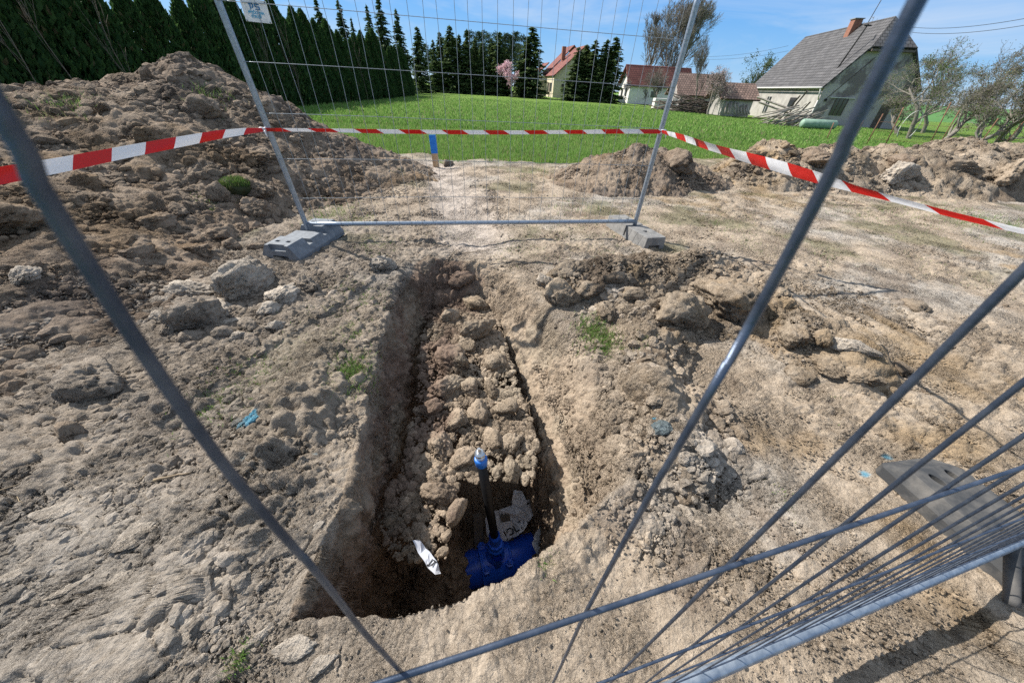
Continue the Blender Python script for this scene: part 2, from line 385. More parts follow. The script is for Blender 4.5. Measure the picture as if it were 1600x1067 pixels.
def disp_ground(x, y, z, n):
    t, f = trench(x, y)
    steep = 1-np.clip(n[:, 2], 0, 1)
    d = .022*fbm(x*5, y*5, z*5, 4, 101)
    left = ss(-.2, -1.1, x)*ss(.35, .9, y)*ss(4.6, 3.4, y)
    inn = ss(.02, .2, f)
    rough = np.clip(.25+.9*ss(0, .5, fbm(x*1.5, y*1.5, None, 3, 103))+left*.9+inn*.8, 0, 1.6)
    cl = bump_clod(x, y, z, .085, 105); cs = bump_clod(x+.03*vnoise(x*20, y*20, z*20, 3), y, z, .034, 107)
    d = d+rough*(.024*cl+.014*cs)+rough*.012*fbm(x*26, y*26, z*26, 3, 119, .65)
    # cracked dried crust with raised plates
    wx = x*.83+y*.55; wy = -x*.55+y*.83
    f1, f2, i = worley(wx/.15+.4*vnoise(x*9, y*9, None, 111), wy/.085+.4*vnoise(x*9+5, y*9, None, 112), None, 109)
    pl = np.maximum(ss(-.1, .35, fbm(x*1.3+7, y*1.3, None, 3, 113)), .9*ss(-.5, -.85, x)*ss(1.35, .85, y))*(1-inn)*ss(5, 3, y)
    f1b, f2b, ib = worley(x/.055+.3*vnoise(x*22, y*22, None, 117), y/.045, None, 118)
    d = d+pl*((i-.5)*.024*ss(0, .09, f2-f1)-.020*ss(.055, 0, f2-f1)+(ib-.5)*.006-.005*ss(.08, 0, f2b-f1b))
    # trench walls: vertical gouges of the bucket, broken ledges
    g = fbm((y+.25*x)*11, z*1.2, x*0, 3, 121)
    d = d+steep*inn*(.034*g+.035*fbm(x*3.5, y*3.5, z*6, 3, 123)+.022*fbm(x*16, y*16, z*16, 4, 124, .6)+.02*bump_clod(x, y, z, .07, 125))
    d = d+inn*ss(.75, .97, n[:, 2])*.05*bump_clod(x, y, z, .2, 127)
    d = d+.07*np.exp(-((x-.68)/.2)**2-((y-1.25)/.45)**2)*(fbm(x*7, y*7, z*7, 4, 129, .6)+.5*bump_clod(x, y, z, .11, 130))*2
    d = d+.05*np.exp(-((x+1.0)/.18)**2-((y-1.0)/.7)**2)*(fbm(x*8, y*8, z*8, 4, 128, .6)+.7*bump_clod(x, y, z, .09, 132))*1.6
    # tyre treads
    for (ax, ay, bx, by, wd) in ((3.5, 8.3, 6.0, 5.6, .42), (4.4, 8.6, 7.2, 6.1, .42), (.6, 3.3, 2.6, 2.9, .26), (2.2, 2.3, 3.4, 1.9, .3)):
        ux, uy = bx-ax, by-ay; Ln = math.hypot(ux, uy); ux /= Ln; uy /= Ln
        s = (x-ax)*ux+(y-ay)*uy; q = -(x-ax)*uy+(y-ay)*ux
        mk = ss(wd, wd*.85, np.abs(q))*ss(0, .3, s)*ss(Ln, Ln-.4, s)*ss(-.5, .1, vnoise(x*2, y*2, None, 131))
        ph = ((s+np.abs(q)*.7)/.19) % 1
        d = d+mk*(.03*(ss(.1, .25, ph)*ss(.75, .6, ph)-.5)-.01)
    # steps scoured in the dry bank on the right
    d = d+.012*vnoise((x*.6+y)*14, (x-y*.6)*2.0, None, 133)*ss(.6, 1.3, x)*ss(3, 2, y)
    d = d+.0045*fbm(x*45, y*45, z*45, 3, 135)
    return d
def disp_heap(x, y, z, n):
    d = .06*fbm(x*3, y*3, z*3, 4, 201)
    big = bump_clod(x, y, z, .30, 203); md = bump_clod(x+.03*vnoise(x*9, y*9, z*9, 4), y, z, .11, 205); sm = bump_clod(x, y, z, .045, 207)
    r = ss(-.35, .3, fbm(x*1.2, y*1.2, z, 3, 209))
    f1c, f2c, ic = worley(x/.17+.5*vnoise(x*6, y*6, z*6, 231), y/.17, z/.17, 232)
    d = d+.06*big*ss(-.1, .4, fbm(x*.9, y*.9, z, 2, 211))+r*(.05*md+.024*sm)+.030*fbm(x*10, y*10, z*10, 5, 217, .62)+(.045*(ic-.4)*ss(0, .14, f2c-f1c))*ss(-.2, .3, fbm(x*1.7+3, y*1.7, z, 2, 233))+.007*fbm(x*40, y*40, z*40, 3, 213)
    # furrows left by the bucket teeth
    d = d-.035*ss(.1, .5, fbm((x*.8-y*.3)*3.2, (x*.3+y*.8)*.8, z*.8, 3, 221))
    return d

def ground_h(x, y): return base_ground(x, y)[0]
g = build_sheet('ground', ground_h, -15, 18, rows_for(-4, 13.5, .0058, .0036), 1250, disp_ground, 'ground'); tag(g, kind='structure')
o = build_sheet('spoil_heap', heap_left, -10, -.9, rows_for(.0, 9.5, .009, .0052), 520, disp_heap, 'heap', lambda x, y, z: z > -.22)
tag(o, 'huge brown heap of dug earth left of the trench, in front of the hedge', 'earth heap')
o = build_sheet('spoil_heap', heap_small, .3, 4.4, rows_for(5.7, 8.2, .012, .0035), 330, disp_heap, 'heap', lambda x, y, z: z > -.2)
tag(o, 'small pointed brown earth heap behind the right fence post at the field edge', 'earth heap')
o = build_sheet('spoil_heap', heap_right, 3.4, 16, rows_for(6.4, 11, .016, .0045), 560, disp_heap, 'yellow', lambda x, y, z: z > -.2)
tag(o, 'long row of yellowish brown dug earth in front of the old grey house', 'earth heap')
o = build_sheet('spoil_ridge', ridge, .1, 2.8, rows_for(.8, 3.3, .007, .004), 420, disp_heap, 'yellow', lambda x, y, z: z > -.16)
tag(o, 'low ridge of clumpy yellow brown earth along the right side of the trench', 'earth ridge')

# ------------------------------------------------------------------ clods and crumbs
RNG = np.random.default_rng(7)
def ico(n):
    bm = bmesh.new(); bmesh.ops.create_icosphere(bm, subdivisions=n, radius=1)
    V = np.array([v.co[:] for v in bm.verts]); F = np.array([[v.index for v in f.verts] for f in bm.faces]); bm.free(); return V, F
ICO = {n: ico(n) for n in (1, 2, 3, 4, 5)}
def rock(n, seed, rough=.12, planes=9, zs=(.5, .85)):
    V, F = ICO[n]; rg = np.random.default_rng(seed)
    nm = rg.normal(size=(planes, 3)); nm /= np.linalg.norm(nm, axis=1, keepdims=True); dd = rg.uniform(.55, 1.0, planes)
    dt = V@nm.T; r = np.where(dt > .05, dd[None]/np.maximum(dt, .05), 9).min(1); r = np.minimum(r, 1.15)
    P = V*r[:, None]
    s = seed*3.7
    d = rough*fbm(V[:, 0]*1.8+s, V[:, 1]*1.8, V[:, 2]*1.8, 3, seed)
    if n >= 3:
        d = d+rough*1.0*fbm(V[:, 0]*5+s, V[:, 1]*5, V[:, 2]*5, 5, seed+9, .62)+rough*.7*bump_clod(V[:, 0]+s, V[:, 1], V[:, 2], .26, seed)-rough*.8*ss(.06, 0, np.abs(vnoise(V[:, 0]*2.1+s, V[:, 1]*2.1, V[:, 2]*2.1, seed+3)))
    P = P+V*d[:, None]
    P *= np.array([1, rg.uniform(.7, 1), rg.uniform(*zs)])
    return P, F
def scatter_mesh(name, pts, sizes, cols, seed, lod):
    rg = np.random.default_rng(seed); Vs, Fs, Cs = [], [], []; off = 0
    nvar = 8; var = [rock(lod, seed*31+k, .16, 8) for k in range(nvar)]
    pick = rg.integers(0, nvar, len(pts))
    for k in range(nvar):
        m = pick == k
        if not m.any(): continue
        V, F = var[k]; n = m.sum()
        q = rg.normal(size=(n, 4)); q /= np.linalg.norm(q, axis=1, keepdims=True); a, b, c, d = q.T
        R = np.stack([1-2*(c*c+d*d), 2*(b*c-a*d), 2*(b*d+a*c), 2*(b*c+a*d), 1-2*(b*b+d*d), 2*(c*d-a*b), 2*(b*d-a*c), 2*(c*d+a*b), 1-2*(b*b+c*c)], -1).reshape(n, 3, 3)
        W = np.einsum('nij,vj->nvi', R, V)*sizes[m][:, None, None]*np.array([1, 1, .8])+pts[m][:, None, :]
        Vs.append(W.reshape(-1, 3)); Fs.append((F[None]+np.arange(n)[:, None, None]*len(V)+off).reshape(-1, 3)); off += n*len(V)
        Cs.append(np.repeat(cols[m], len(V), 0))
    return np.concatenate(Vs), np.concatenate(Fs), np.concatenate(Cs)
def region(n, cx, cy, rx, ry, rot, s0, s1, p, kind, cond=None, on=None):
    a = RNG.uniform(0, 2*math.pi, n*3); r = np.sqrt(RNG.uniform(0, 1, n*3))
    u, v = r*np.cos(a)*rx, r*np.sin(a)*ry; c, s = math.cos(rad(rot)), math.sin(rad(rot))
    x, y = cx+u*c-v*s, cy+u*s+v*c
    k = fbm(x*2.2, y*2.2, None, 3, 301)+RNG.uniform(-.6, .6, len(x)) > -.1
    if cond is not None: k &= cond(x, y)
    x, y = x[k][:n], y[k][:n]
    z = (on or surf)(x, y)
    sz = s0*(RNG.uniform(0, 1, len(x))*((s1/s0)**-p-1)+1)**(-1/p)
    f = trench(x, y)[1]
    col = soil_col(x, y, z, f, kind)*RNG.uniform(.68, 1.22, (len(x), 1))
    return np.stack([x, y, z-.1*sz], 1), sz, col
def crumbs(name, regs, seed):
    P = np.concatenate([r[0] for r in regs]); S_ = np.concatenate([r[1] for r in regs]); C_ = np.concatenate([r[2] for r in regs])
    D = np.linalg.norm(P-np.array([0, 0, CAMZ]), axis=1); px = S_*2*340/D
    Vs, Fs, Cs = [], [], []; off = 0
    for lod, m in ((1, px < 5), (2, (px >= 5) & (px < 15)), (3, px >= 15)):
        if not m.any(): continue
        V, F, c = scatter_mesh(name, P[m], S_[m], C_[m], seed+lod, lod)
        Vs.append(V); Fs.append(F+off); Cs.append(c); off += len(V)
    o = link(name, np_mesh(name, np.concatenate(Vs), np.concatenate(Fs), np.concatenate(Cs), smooth=False), SOIL)
    return o
nt_ = lambda x, y: (trench(x, y)[1] < .02) & ~((y > 3.2) & (np.abs(x-np.interp(y, [3, 3.8, 5.2, 7.4, 8.6], [-.45, -.5, -.9, -1.6, -1.9])) < .30))
it_ = lambda x, y: (x > np.interp(y, bYL, bXL)-.03) & (x < np.interp(y, bYR, bXR)+.03) & ((y > .98) | ((x < -.24) & (y > .60)))
ft_ = lambda x, y: trench(x, y)[1] < .4
hl_ = lambda x, y: heap_left(x, y) > -.06
o = crumbs('soil_crumbs', [
    region(16000, -3.4, 3.2, 2.4, 3.2, 10, .009, .05, 1.8, 'heap', hl_),
    region(5000, -4.2, 5.6, 2.4, 1.6, -25, .014, .07, 2.0, 'heap', hl_),
    region(12000, -1.75, 1.9, .95, 1.5, 12, .0065, .034, 1.7, 'ground', nt_),
    region(8500, -2.2, 1.0, 1.3, .75, -10, .0055, .03, 1.7, 'ground', nt_),
    region(4000, -1.0, .95, .28, .85, 5, .0045, .024, 1.5, 'ground', nt_),
    region(8000, -.35, 1.65, .50, 1.2, 8, .006, .036, 1.3, 'ground', it_),
    region(2600, -1.45, 1.8, .75, 1.2, 12, .016, .055, 2.2, 'ground', nt_),
    region(900, -3.0, 2.6, 1.4, 1.8, 10, .02, .075, 2.0, 'heap', hl_),
    region(1300, -4.2, 5.2, 2.4, 1.6, -20, .035, .12, 2.4, 'heap', hl_),
    region(22000, -1.6, 1.3, 1.7, 1.3, 0, .0045, .014, 2.2, 'ground', nt_),
    region(420, -1.02, 1.0, .2, .8, 5, .016, .05, 1.6, 'ground', nt_),
    region(500, .66, 1.2, .22, .6, 8, .012, .045, 1.6, 'ground', ft_),
    region(900, -.55, 2.8, .4, .45, 0, .007, .04, 1.3, 'ground'),
    region(6500, .6, 1.3, .5, .9, 10, .0045, .024, 1.6, 'ground', ft_),
    region(6000, .4, .35, 1.4, .4, 12, .0022, .011, 2.0, 'ground', nt_),
    region(5000, -1.3, .42, 1.0, .45, 0, .0028, .016, 1.9, 'ground', nt_)], 11)
tag(o, 'loose crumbs and small clods of soil strewn around the trench', 'soil crumbs', kind='stuff')
o = crumbs('soil_crumbs', [
    region(9000, 1.25, 2.45, 1.05, .45, -12, .007, .036, 1.4, 'yellow', nt_),
    region(9000, 1.5, 1.4, 1.3, 1.2, 0, .0045, .012, 2.2, 'ground', nt_),
    region(900, .85, 1.7, .35, .8, 10, .016, .06, 2.0, 'ground', nt_),
    region(700, 1.2, 2.4, .9, .35, -12, .02, .07, 2.2, 'yellow', nt_),
    region(1200, 2.15, 1.7, .3, .75, 15, .005, .03, 1.6, 'yellow', nt_),
    region(1200, 2.9, 2.5, .6, .35, -20, .005, .024, 1.8, 'yellow', nt_),
    region(4500, 2.2, 7.0, 1.7, .75, 5, .012, .06, 1.9, 'heap'),
    region(9000, 8.5, 8.1, 5.2, 1.0, 8, .018, .11, 1.9, 'yellow'),
    region(7000, 2.6, 4.8, 4.2, 3.0, 10, .009, .022, 2.2, 'ground', nt_),
    region(8000, 1.8, 1.2, 1.5, .95, 0, .003, .013, 2.1, 'ground', nt_),
    region(4500, -1.2, 4.9, 1.0, 2.2, 10, .010, .04, 1.6, 'ground', nt_)], 17)
tag(o, 'loose crumbs of yellowish and brown soil right of and behind the trench', 'soil crumbs', kind='stuff')

CLODM = {}
def clod(px, py, wpx, label, group=None, var=0, flat=.75, kind='ground', tint=1., rz=None, name='earth_clod', sink=.25, asp=1.0):
    p = hit(px, py); D = (p-EYE).dot(FW); s = wpx*.5*D/FPX
    key = (var, kind, round(tint, 2))
    V, F = rock(5 if wpx > 45 else 4, 500+var, .17, 12, (.85, 1))
    R = Matrix.Rotation(rz if rz is not None else var*1.3, 3, 'Z'); R = np.array(R)
    V = (V*np.array([1.05, asp, flat]))@R.T*s
    f = np.full(len(V), float(trench(np.array([p.x]), np.array([p.y]))[1][0]))
    if kind == 'pale': col = np.repeat(np.array([[.50, .44, .37]]), len(V), 0)*(1+.25*fbm(V[:, 0]*9/s*.2, V[:, 1]*9/s*.2, V[:, 2]*9/s*.2, 3, var))[:, None]
    else: col = soil_col(V[:, 0]+p.x, V[:, 1]+p.y, V[:, 2]+p.z, f, kind)
    o = link(name, np_mesh(name, V, F, col*tint, smooth=True), SOIL)
    o.location = (p.x, p.y, p.z+s*(flat*.6-sink))
    return tag(o, label, 'clod', group)
CL = [
 (305, 458, 82, 'broad pale slab of clay on top of the rubble left of the trench', 'pale', .45, .7),
 (380, 455, 92, 'wedge shaped pale grey clay block, largest in the rubble left of the trench', 'pale', .8, .7),
 (335, 484, 74, 'flat pale clay slab wedged under the wedge shaped block', 'pale', .3, .6),
 (318, 505, 70, 'rounded brown clod at the lower front of the clay rubble pile', 'ground', .9, .9),
 (268, 520, 34, 'narrow upright brown clod at the left end of the clay rubble pile', 'ground', 1., .8),
 (352, 505, 50, 'thin tilted ochre clay flake at the front of the clay rubble pile', 'pale', .3, .6),
 (440, 470, 66, 'lumpy pale clod at the right end of the clay rubble pile', 'pale', .6, .8),
 (480, 452, 50, 'grey brown crumbly clod right of the clay rubble pile, below the grey foot block', 'ground', .8, .9),
 (417, 490, 34, None, 'pale', .8, .9), (390, 512, 32, None, 'ground', .8, .9), (350, 526, 30, None, 'ground', .8, .9), (372, 528, 26, None, 'pale', .8, .9), (398, 540, 26, None, 'ground', .8, .9), (300, 530, 30, None, 'ground', .8, .9), (250, 500, 26, None, 'pale', .8, .9), (430, 512, 30, None, 'pale', .6, .9),
 (45, 432, 56, 'pale flat clod lying alone at the left edge behind the near wire', 'pale', .5, .7),
 (150, 605, 110, 'big rounded grey brown clod in front of the left heap, left of the near wire', 'ground', .75, .8),
 (118, 618, 46, 'small brown clod touching the left side of the big rounded clod', 'ground', .8, .9),
 (115, 680, 40, 'small upright brown chunk on the flat crust left of the trench', 'heap', .9, .7),
 (410, 335, 48, 'pointed reddish brown clod on the toe of the large heap', 'heap', .9, .9),
 (345, 308, 40, 'brown clod left of the grass sod on the large heap', 'heap', .8, .9),
 (135, 290, 46, 'light tan clod below the left barrier tape', 'heap', .8, .9),
 (25, 350, 90, 'dark brown mound shaped clod at the left edge of the large heap', 'heap', .7, .9),
 (395, 300, 80, 'long brown clod on the large heap, right of the grass sod', 'heap', .5, .6),
 (240, 350, 50, None, 'heap', .6, .8), (280, 335, 34, None, 'heap', .8, .8), (345, 372, 44, None, 'heap', .7, .8), (380, 362, 30, None, 'heap', .8, .8), (300, 390, 60, None, 'heap', .4, .6), (210, 400, 54, None, 'heap', .5, .7), (360, 388, 34, None, 'heap', .8, .8), (400, 390, 26, None, 'heap', .8, .8), (175, 180, 40, None, 'heap', .8, .8), (325, 180, 44, None, 'heap', .8, .8), (240, 222, 46, None, 'heap', .8, .8), (420, 250, 50, None, 'heap', .6, .8),
 (598, 418, 48, 'pale rounded stone like clod at the far left corner of the trench', 'pale', .8, .9),
 (850, 447, 34, 'small pale upright clod at the left end of the yellow earth ridge', 'pale', 1.1, .8),
 (880, 468, 52, 'orange brown boulder sized clod beside the small pale one on the ridge', 'yellow', 1., .9),
 (940, 485, 54, 'flat ochre clod below the ridge, right of the orange brown one', 'yellow', .6, .8),
 (1058, 505, 84, 'big crumbly light brown clod alone below the ridge', 'yellow', .8, .9),
 (1135, 470, 100, 'large tan block at the top of the ridge with a shaded front', 'yellow', .7, .9),
 (985, 462, 40, None, 'yellow', .7, .9), (1010, 478, 34, None, 'yellow', .7, .9), (920, 455, 40, None, 'yellow', .7, .9), (960, 440, 34, None, 'yellow', .8, .9),
 (1240, 530, 52, 'rust tinged clod on the ridge right of the tall near wire', 'yellow', .8, .9),
 (1330, 545, 56, 'smooth grey clod at the right end of the ridge under the tape shadow', 'pale', .6, .9),
 (1282, 535, 40, None, 'yellow', .8, .9), (1300, 575, 54, None, 'yellow', .5, .9), (1350, 590, 60, None, 'yellow', .5, .8), (1400, 580, 46, None, 'yellow', .5, .9), (1250, 590, 40, None, 'yellow', .6, .9),
 (1430, 480, 44, 'flattened clod with tyre tread ridges at the end of the tyre mark', 'yellow', .4, .8),
 (710, 570, 62, 'large brown clod with a pale top lying on the trench floor', 'ground', .8, .9),
 (745, 525, 52, 'ochre clod standing against the far right wall of the trench', 'yellow', 1., .9),
 (686, 700, 54, 'dark brown clod against the left wall of the trench floor', 'ground', .8, .9),
 (690, 772, 52, 'dark angular slab leaning at the left side of the trench floor', 'heap', .8, .8),
 (800, 695, 44, 'ochre clod at the right wall of the trench above the plastic bag', 'yellow', .8, .9),
 (775, 570, 36, None, 'yellow', .8, .9), (700, 610, 52, None, 'ground', .7, .9), (735, 610, 40, None, 'ground', .8, .9), (672, 640, 36, None, 'ground', .8, .9), (745, 650, 44, None, 'ground', .8, .9), (790, 640, 40, None, 'yellow', .8, .9), (715, 660, 46, None, 'ground', .7, .9), (770, 690, 36, None, 'ground', .8, .9), (725, 720, 40, None, 'ground', .8, .9), (800, 735, 36, None, 'ground', .8, .9), (680, 745, 36, None, 'ground', .8, .9), (715, 800, 40, None, 'ground', .7, .9), (730, 540, 36, None, 'yellow', .8, .9), (690, 545, 36, None, 'ground', .8, .9), (765, 610, 34, None, 'yellow', .8, .9), (720, 440, 40, None, 'ground', .8, .9), (690, 470, 40, None, 'ground', .7, .9), (740, 480, 38, None, 'yellow', .8, .9),
 (700, 500, 34, None, 'ground', .8, .9),
 (1060, 262, 50, 'blocky dark clod at the right foot of the small heap', 'heap', .8, .9),
 (700, 260, 16, 'dark clod on the pale track right of the blue topped stake', 'heap', .9, .9),
 (1270, 254, 50, 'dark rounded clod on top of the right hand earth row', 'heap', .6, .9),
 (1395, 280, 46, 'smooth grey brown slab in the front of the right hand earth row', 'pale', .8, .9),
 (1405, 262, 56, 'dark overhanging clod on the crest of the right hand earth row', 'heap', .6, .9),
 (1500, 264, 50, 'pale yellow slab on the crest of the right hand earth row', 'yellow', .5, .9),
 (1570, 280, 56, 'large brown clod at the right end of the earth row', 'yellow', .8, .9),
]
CR = [(90, 800, 66, 'large pale crust plate near the left edge, above the smaller plates'), (232, 826, 74, 'wide cracked crust plate left of the near wire, biggest of the plates'), (290, 850, 60, 'two toned crust plate just right of the biggest one'), (115, 918, 50, 'long pale crust plate low on the left'),
 (140, 1000, 62, 'lifted crust plate with a dark gap below, near the bottom left corner'), (325, 920, 44, None), (160, 815, 30, None), (205, 790, 30, None), (190, 905, 36, None), (245, 955, 40, None), (60, 870, 36, None), (345, 870, 30, None), (280, 1000, 40, None), (60, 960, 34, None), (380, 648, 30, None), (485, 740, 44, None), (485, 830, 34, None), (210, 1040, 44, None), (20, 900, 40, None), (400, 1000, 40, None), (455, 1015, 60, None), (500, 1040, 50, None)]
for i, (px, py, wp, lb) in enumerate(CR):
    clod(px, py, wp, lb or 'small dry crust plate lying on the bare soil at the lower left', None if lb else 'dry crust plates at the lower left', 200+i, .16, 'pale', .92, name='crust_plate', sink=.03, asp=.62, rz=rad(35)+.3*math.sin(i*2.1))
GR = [((230, 600, 250, 560), 'clods in the clay rubble pile', 'fist sized clod among the clay rubble pile left of the trench'),
      ((150, 440, 150, 400), 'clods on the large heap', 'brown clod lying on the slope of the large earth heap'),
      ((640, 810, 430, 830), 'clods on the trench floor', 'brown clod lying on the floor of the trench'),
      ((840, 1460, 430, 620), 'clods on the yellow ridge', 'ochre clod on the low ridge right of the trench')]
for i, (px, py, wp, lb, kd, fl, asp) in enumerate(CL):
    gp = None
    if lb is None:
        for (a, b, c, d), gname, gl in (GR[1:2] if kd == 'heap' and px < 600 else GR[0:1] if px < 600 else GR[2:3] if px < 830 else GR[3:]):
            gp, lb = gname, gl
    clod(px, py, wp, lb, gp, i, fl, kd, 1.0, asp=asp)

# ------------------------------------------------------------------ tubes
def tube_np(pts, r, n=6, cap=True):
    pts = np.array(pts, float); m = len(pts); r = np.full(m, r) if np.isscalar(r) else np.array(r)
    T = np.gradient(pts, axis=0); T /= np.linalg.norm(T, axis=1, keepdims=True)+1e-12
    ref = np.array([0, 0, 1.]) if abs(T[:, 2]).mean() < .8 else np.array([1., 0, 0])
    A = np.cross(T, ref); A /= np.linalg.norm(A, axis=1, keepdims=True)+1e-12; B = np.cross(T, A)
    a = np.arange(n)*2*math.pi/n
    V = pts[:, None, :]+r[:, None, None]*(A[:, None, :]*np.cos(a)[None, :, None]+B[:, None, :]*np.sin(a)[None, :, None])
    V = V.reshape(-1, 3); i = np.arange(m-1)[:, None]*n; j = np.arange(n)[None]; k = (j+1) % n
    F = np.stack([i+j, i+n+j, i+n+k, i+k], -1).reshape(-1, 4)
    if cap:
        V = np.r_[V, pts[:1], pts[-1:]]; c0, c1 = len(V)-2, len(V)-1; j = np.arange(n); k = (j+1) % n; b = (m-1)*n
        F = np.r_[F, np.stack([j, k, np.full(n, c0), np.full(n, c0)], -1), np.stack([b+k, b+j, np.full(n, c1), np.full(n, c1)], -1)]
    return V, F
class Acc:
    def __init__(s): s.V = []; s.F = []; s.C = []; s.n = 0
    def add(s, V, F, c=None):
        s.V.append(np.asarray(V)); s.F.append(np.asarray(F)+s.n); s.n += len(V)
        if c is not None: s.C.append(np.broadcast_to(np.asarray(c, float), (len(V), 3)))
    def tube(s, pts, r, n=6, c=None, cap=True): s.add(*tube_np(pts, r, n, cap), c)
    def build(s, name, m=None, parent=None, smooth=True):
        V = np.concatenate(s.V); F = np.concatenate(s.F)
        bad = None
        me = bpy.data.meshes.new(name)
        if F.shape[1] == 4 and (F[:, 2] == F[:, 3]).any():
            t = F[:, 2] == F[:, 3]
            fl = np.concatenate([F[~t].ravel(), F[t][:, :3].ravel()]); tot = np.r_[np.full((~t).sum(), 4), np.full(t.sum(), 3)].astype(np.int32)
            me.vertices.add(len(V)); me.vertices.foreach_set('co', V.astype(np.float32).ravel())
            me.loops.add(len(fl)); me.loops.foreach_set('vertex_index', fl.astype(np.int32))
            me.polygons.add(len(tot)); me.polygons.foreach_set('loop_start', np.r_[0, np.cumsum(tot)[:-1]].astype(np.int32)); me.polygons.foreach_set('loop_total', tot)
            me.polygons.foreach_set('use_smooth', np.full(len(tot), smooth, bool))
            if s.C:
                a = me.color_attributes.new('col', 'FLOAT_COLOR', 'POINT'); c = np.ones((len(V), 4), np.float32); c[:, :3] = np.concatenate(s.C); a.data.foreach_set('color', c.ravel())
            me.update(calc_edges=True); me.validate()
        else: me = np_mesh(name, V, F, np.concatenate(s.C) if s.C else None, smooth)
        return link(name, me, m, parent)
def box_vf(x0, x1, y0, y1, z0, z1):
    V = np.array([(x, y, z) for z in (z0, z1) for y in (y0, y1) for x in (x0, x1)], float)
    F = np.array([(0, 2, 3, 1), (4, 5, 7, 6), (0, 1, 5, 4), (2, 6, 7, 3), (0, 4, 6, 2), (1, 3, 7, 5)]); return V, F
def lathe_np(prof, n=24, axis='z'):
    a = np.arange(n)*2*math.pi/n; V = []
    for r, z in prof: V.append(np.stack([r*np.cos(a), r*np.sin(a), np.full(n, z)], -1))
    m = len(prof); V = np.concatenate(V); i = np.arange(m-1)[:, None]*n; j = np.arange(n)[None]; k = (j+1) % n
    F = np.stack([i+j, i+k, i+n+k, i+n+j], -1).reshape(-1, 4)
    return V, F
def xf(V, M): V = np.asarray(V); M = np.array(M); return V@M[:3, :3].T+M[:3, 3]
def bevel(o, wdt=.004, seg=2):
    m = o.modifiers.new('bevel', 'BEVEL'); m.width = wdt; m.segments = seg; m.limit_method = 'ANGLE'
def apply_mods(o):
    dg = bpy.context.evaluated_depsgraph_get(); me = bpy.data.meshes.new_from_object(o.evaluated_get(dg)); o.modifiers.clear(); o.data = me
def cut(o, cutters):
    for c in cutters:
        m = o.modifiers.new('cut', 'BOOLEAN'); m.operation = 'DIFFERENCE'; m.solver = 'EXACT'; m.object = c
    bpy.context.view_layer.update(); apply_mods(o)
    for c in cutters: bpy.data.objects.remove(c)

# ------------------------------------------------------------------ near fence panel (the camera looks through it)
TH = rad(16.6); E = Vector((math.cos(TH), math.sin(TH), 0)); NN = Vector((-math.sin(TH), math.cos(TH), 0)); DN = .0465
def onp(px, py): r = ray(px, py); return EYE+r*(DN/r.dot(NN))
def pa(a, z, d=DN): v = E*a+NN*d; return Vector((v.x, v.y, z))
near = empty('mesh_fence_panel', pa(1.7, 0), TH, 'nearest galvanised mesh fence panel, blurred wires crossing the whole foreground', 'fence panel')
inv = near.matrix_basis.inverted()
ZT, ZB = 2.05, .15
TB0 = atz(1100, 1055, .15); TB1 = atz(1600, 841, .15); tdir = (TB1-TB0).normalized()
WPX = [[(-30, 108), (3, 170), (33, 233), (74, 308), (120, 388), (167, 468), (222, 552), (284, 640), (355, 735), (438, 832), (500, 898), (564, 983), (638, 1061)],
 [(1428, 0), (1366, 132), (1308, 252), (1246, 374), (1193, 474), (1133, 576), (1062, 692), (1010, 782), (914, 958), (865, 1065)],
 [(1600, 422), (1537, 481), (1459, 572), (1397, 625), (1336, 692), (1244, 779), (1161, 858), (1100, 915), (1050, 966), (1001, 1012), (964, 1061)],
 [(1600, 607), (1459, 709), (1306, 828), (1188, 920), (1100, 990), (1013, 1065)],
 [(1600, 681), (1459, 775), (1330, 862), (1179, 963), (1100, 1018)]]
A = Acc(); rgw = random.Random(3)
for k, wp in enumerate(WPX):
    P = [onp(*p) for p in wp]; P = [Vector((p.x, p.y, p.z)) for p in P]
    az = [(p.z, p.dot(E)) for p in P]
    zz = np.array([a[0] for a in az]); aa = np.array([a[1] for a in az])
    c = np.polyfit(zz, aa, 4 if k < 1 else 3 if k < 2 else 1)
    zs = np.unique(np.r_[np.linspace(ZB, ZT, 44), np.linspace(zz.min(), zz.max(), 30)])
    fit_ = np.where((zs >= zz.min()) & (zs <= zz.max()), np.polyval(c, zs), 0)
    if k < 2:
        so_z = np.argsort(zz); fit_ = np.interp(zs, zz[so_z], aa[so_z])
        for _ in range(3): fit_[1:-1] = (fit_[:-2]+2*fit_[1:-1]+fit_[2:])/4
    e0, e1 = (aa[np.argmin(zz)], aa[np.argmax(zz)]) if k < 2 else (0, 0)
    if k >= 2: e0, e1 = np.polyval(c, zz.min()), np.polyval(c, zz.max())
    fit_ = np.where(zs < zz.min(), e0, fit_); fit_ = np.where(zs > zz.max(), e1, fit_)
    A.tube([tuple(inv@pa(a, z)) for a, z in zip(fit_, zs)], .00095 if k == 0 else .0011 if k == 1 else .00135, 10)
for k in range(5, 21):
    a0 = -.035+.1*k+rgw.uniform(-.004, .004); sl = rgw.uniform(-.006, .006)
    A.tube([tuple(inv@pa(a0+sl*(z-1)+.002*math.sin(z*5+k), z)) for z in np.linspace(ZB, ZT, 14)], .00155, 8)
for k in range(1, 17):
    a0 = -.035-.1*k
    A.tube([tuple(inv@pa(a0, z)) for z in np.linspace(ZB, ZT, 4)], .00155, 6)
for z in (1.127, .80, .50, .22, 1.43, 1.73, 2.0):
    A.tube([tuple(inv@pa(a, z+.002*math.sin(a*7+z*9), DN-.003)) for a in np.linspace(-1.4, 2.05, 44)], .0016, 10)
A.build('wire_mesh', WIRE, near)
DT = .031
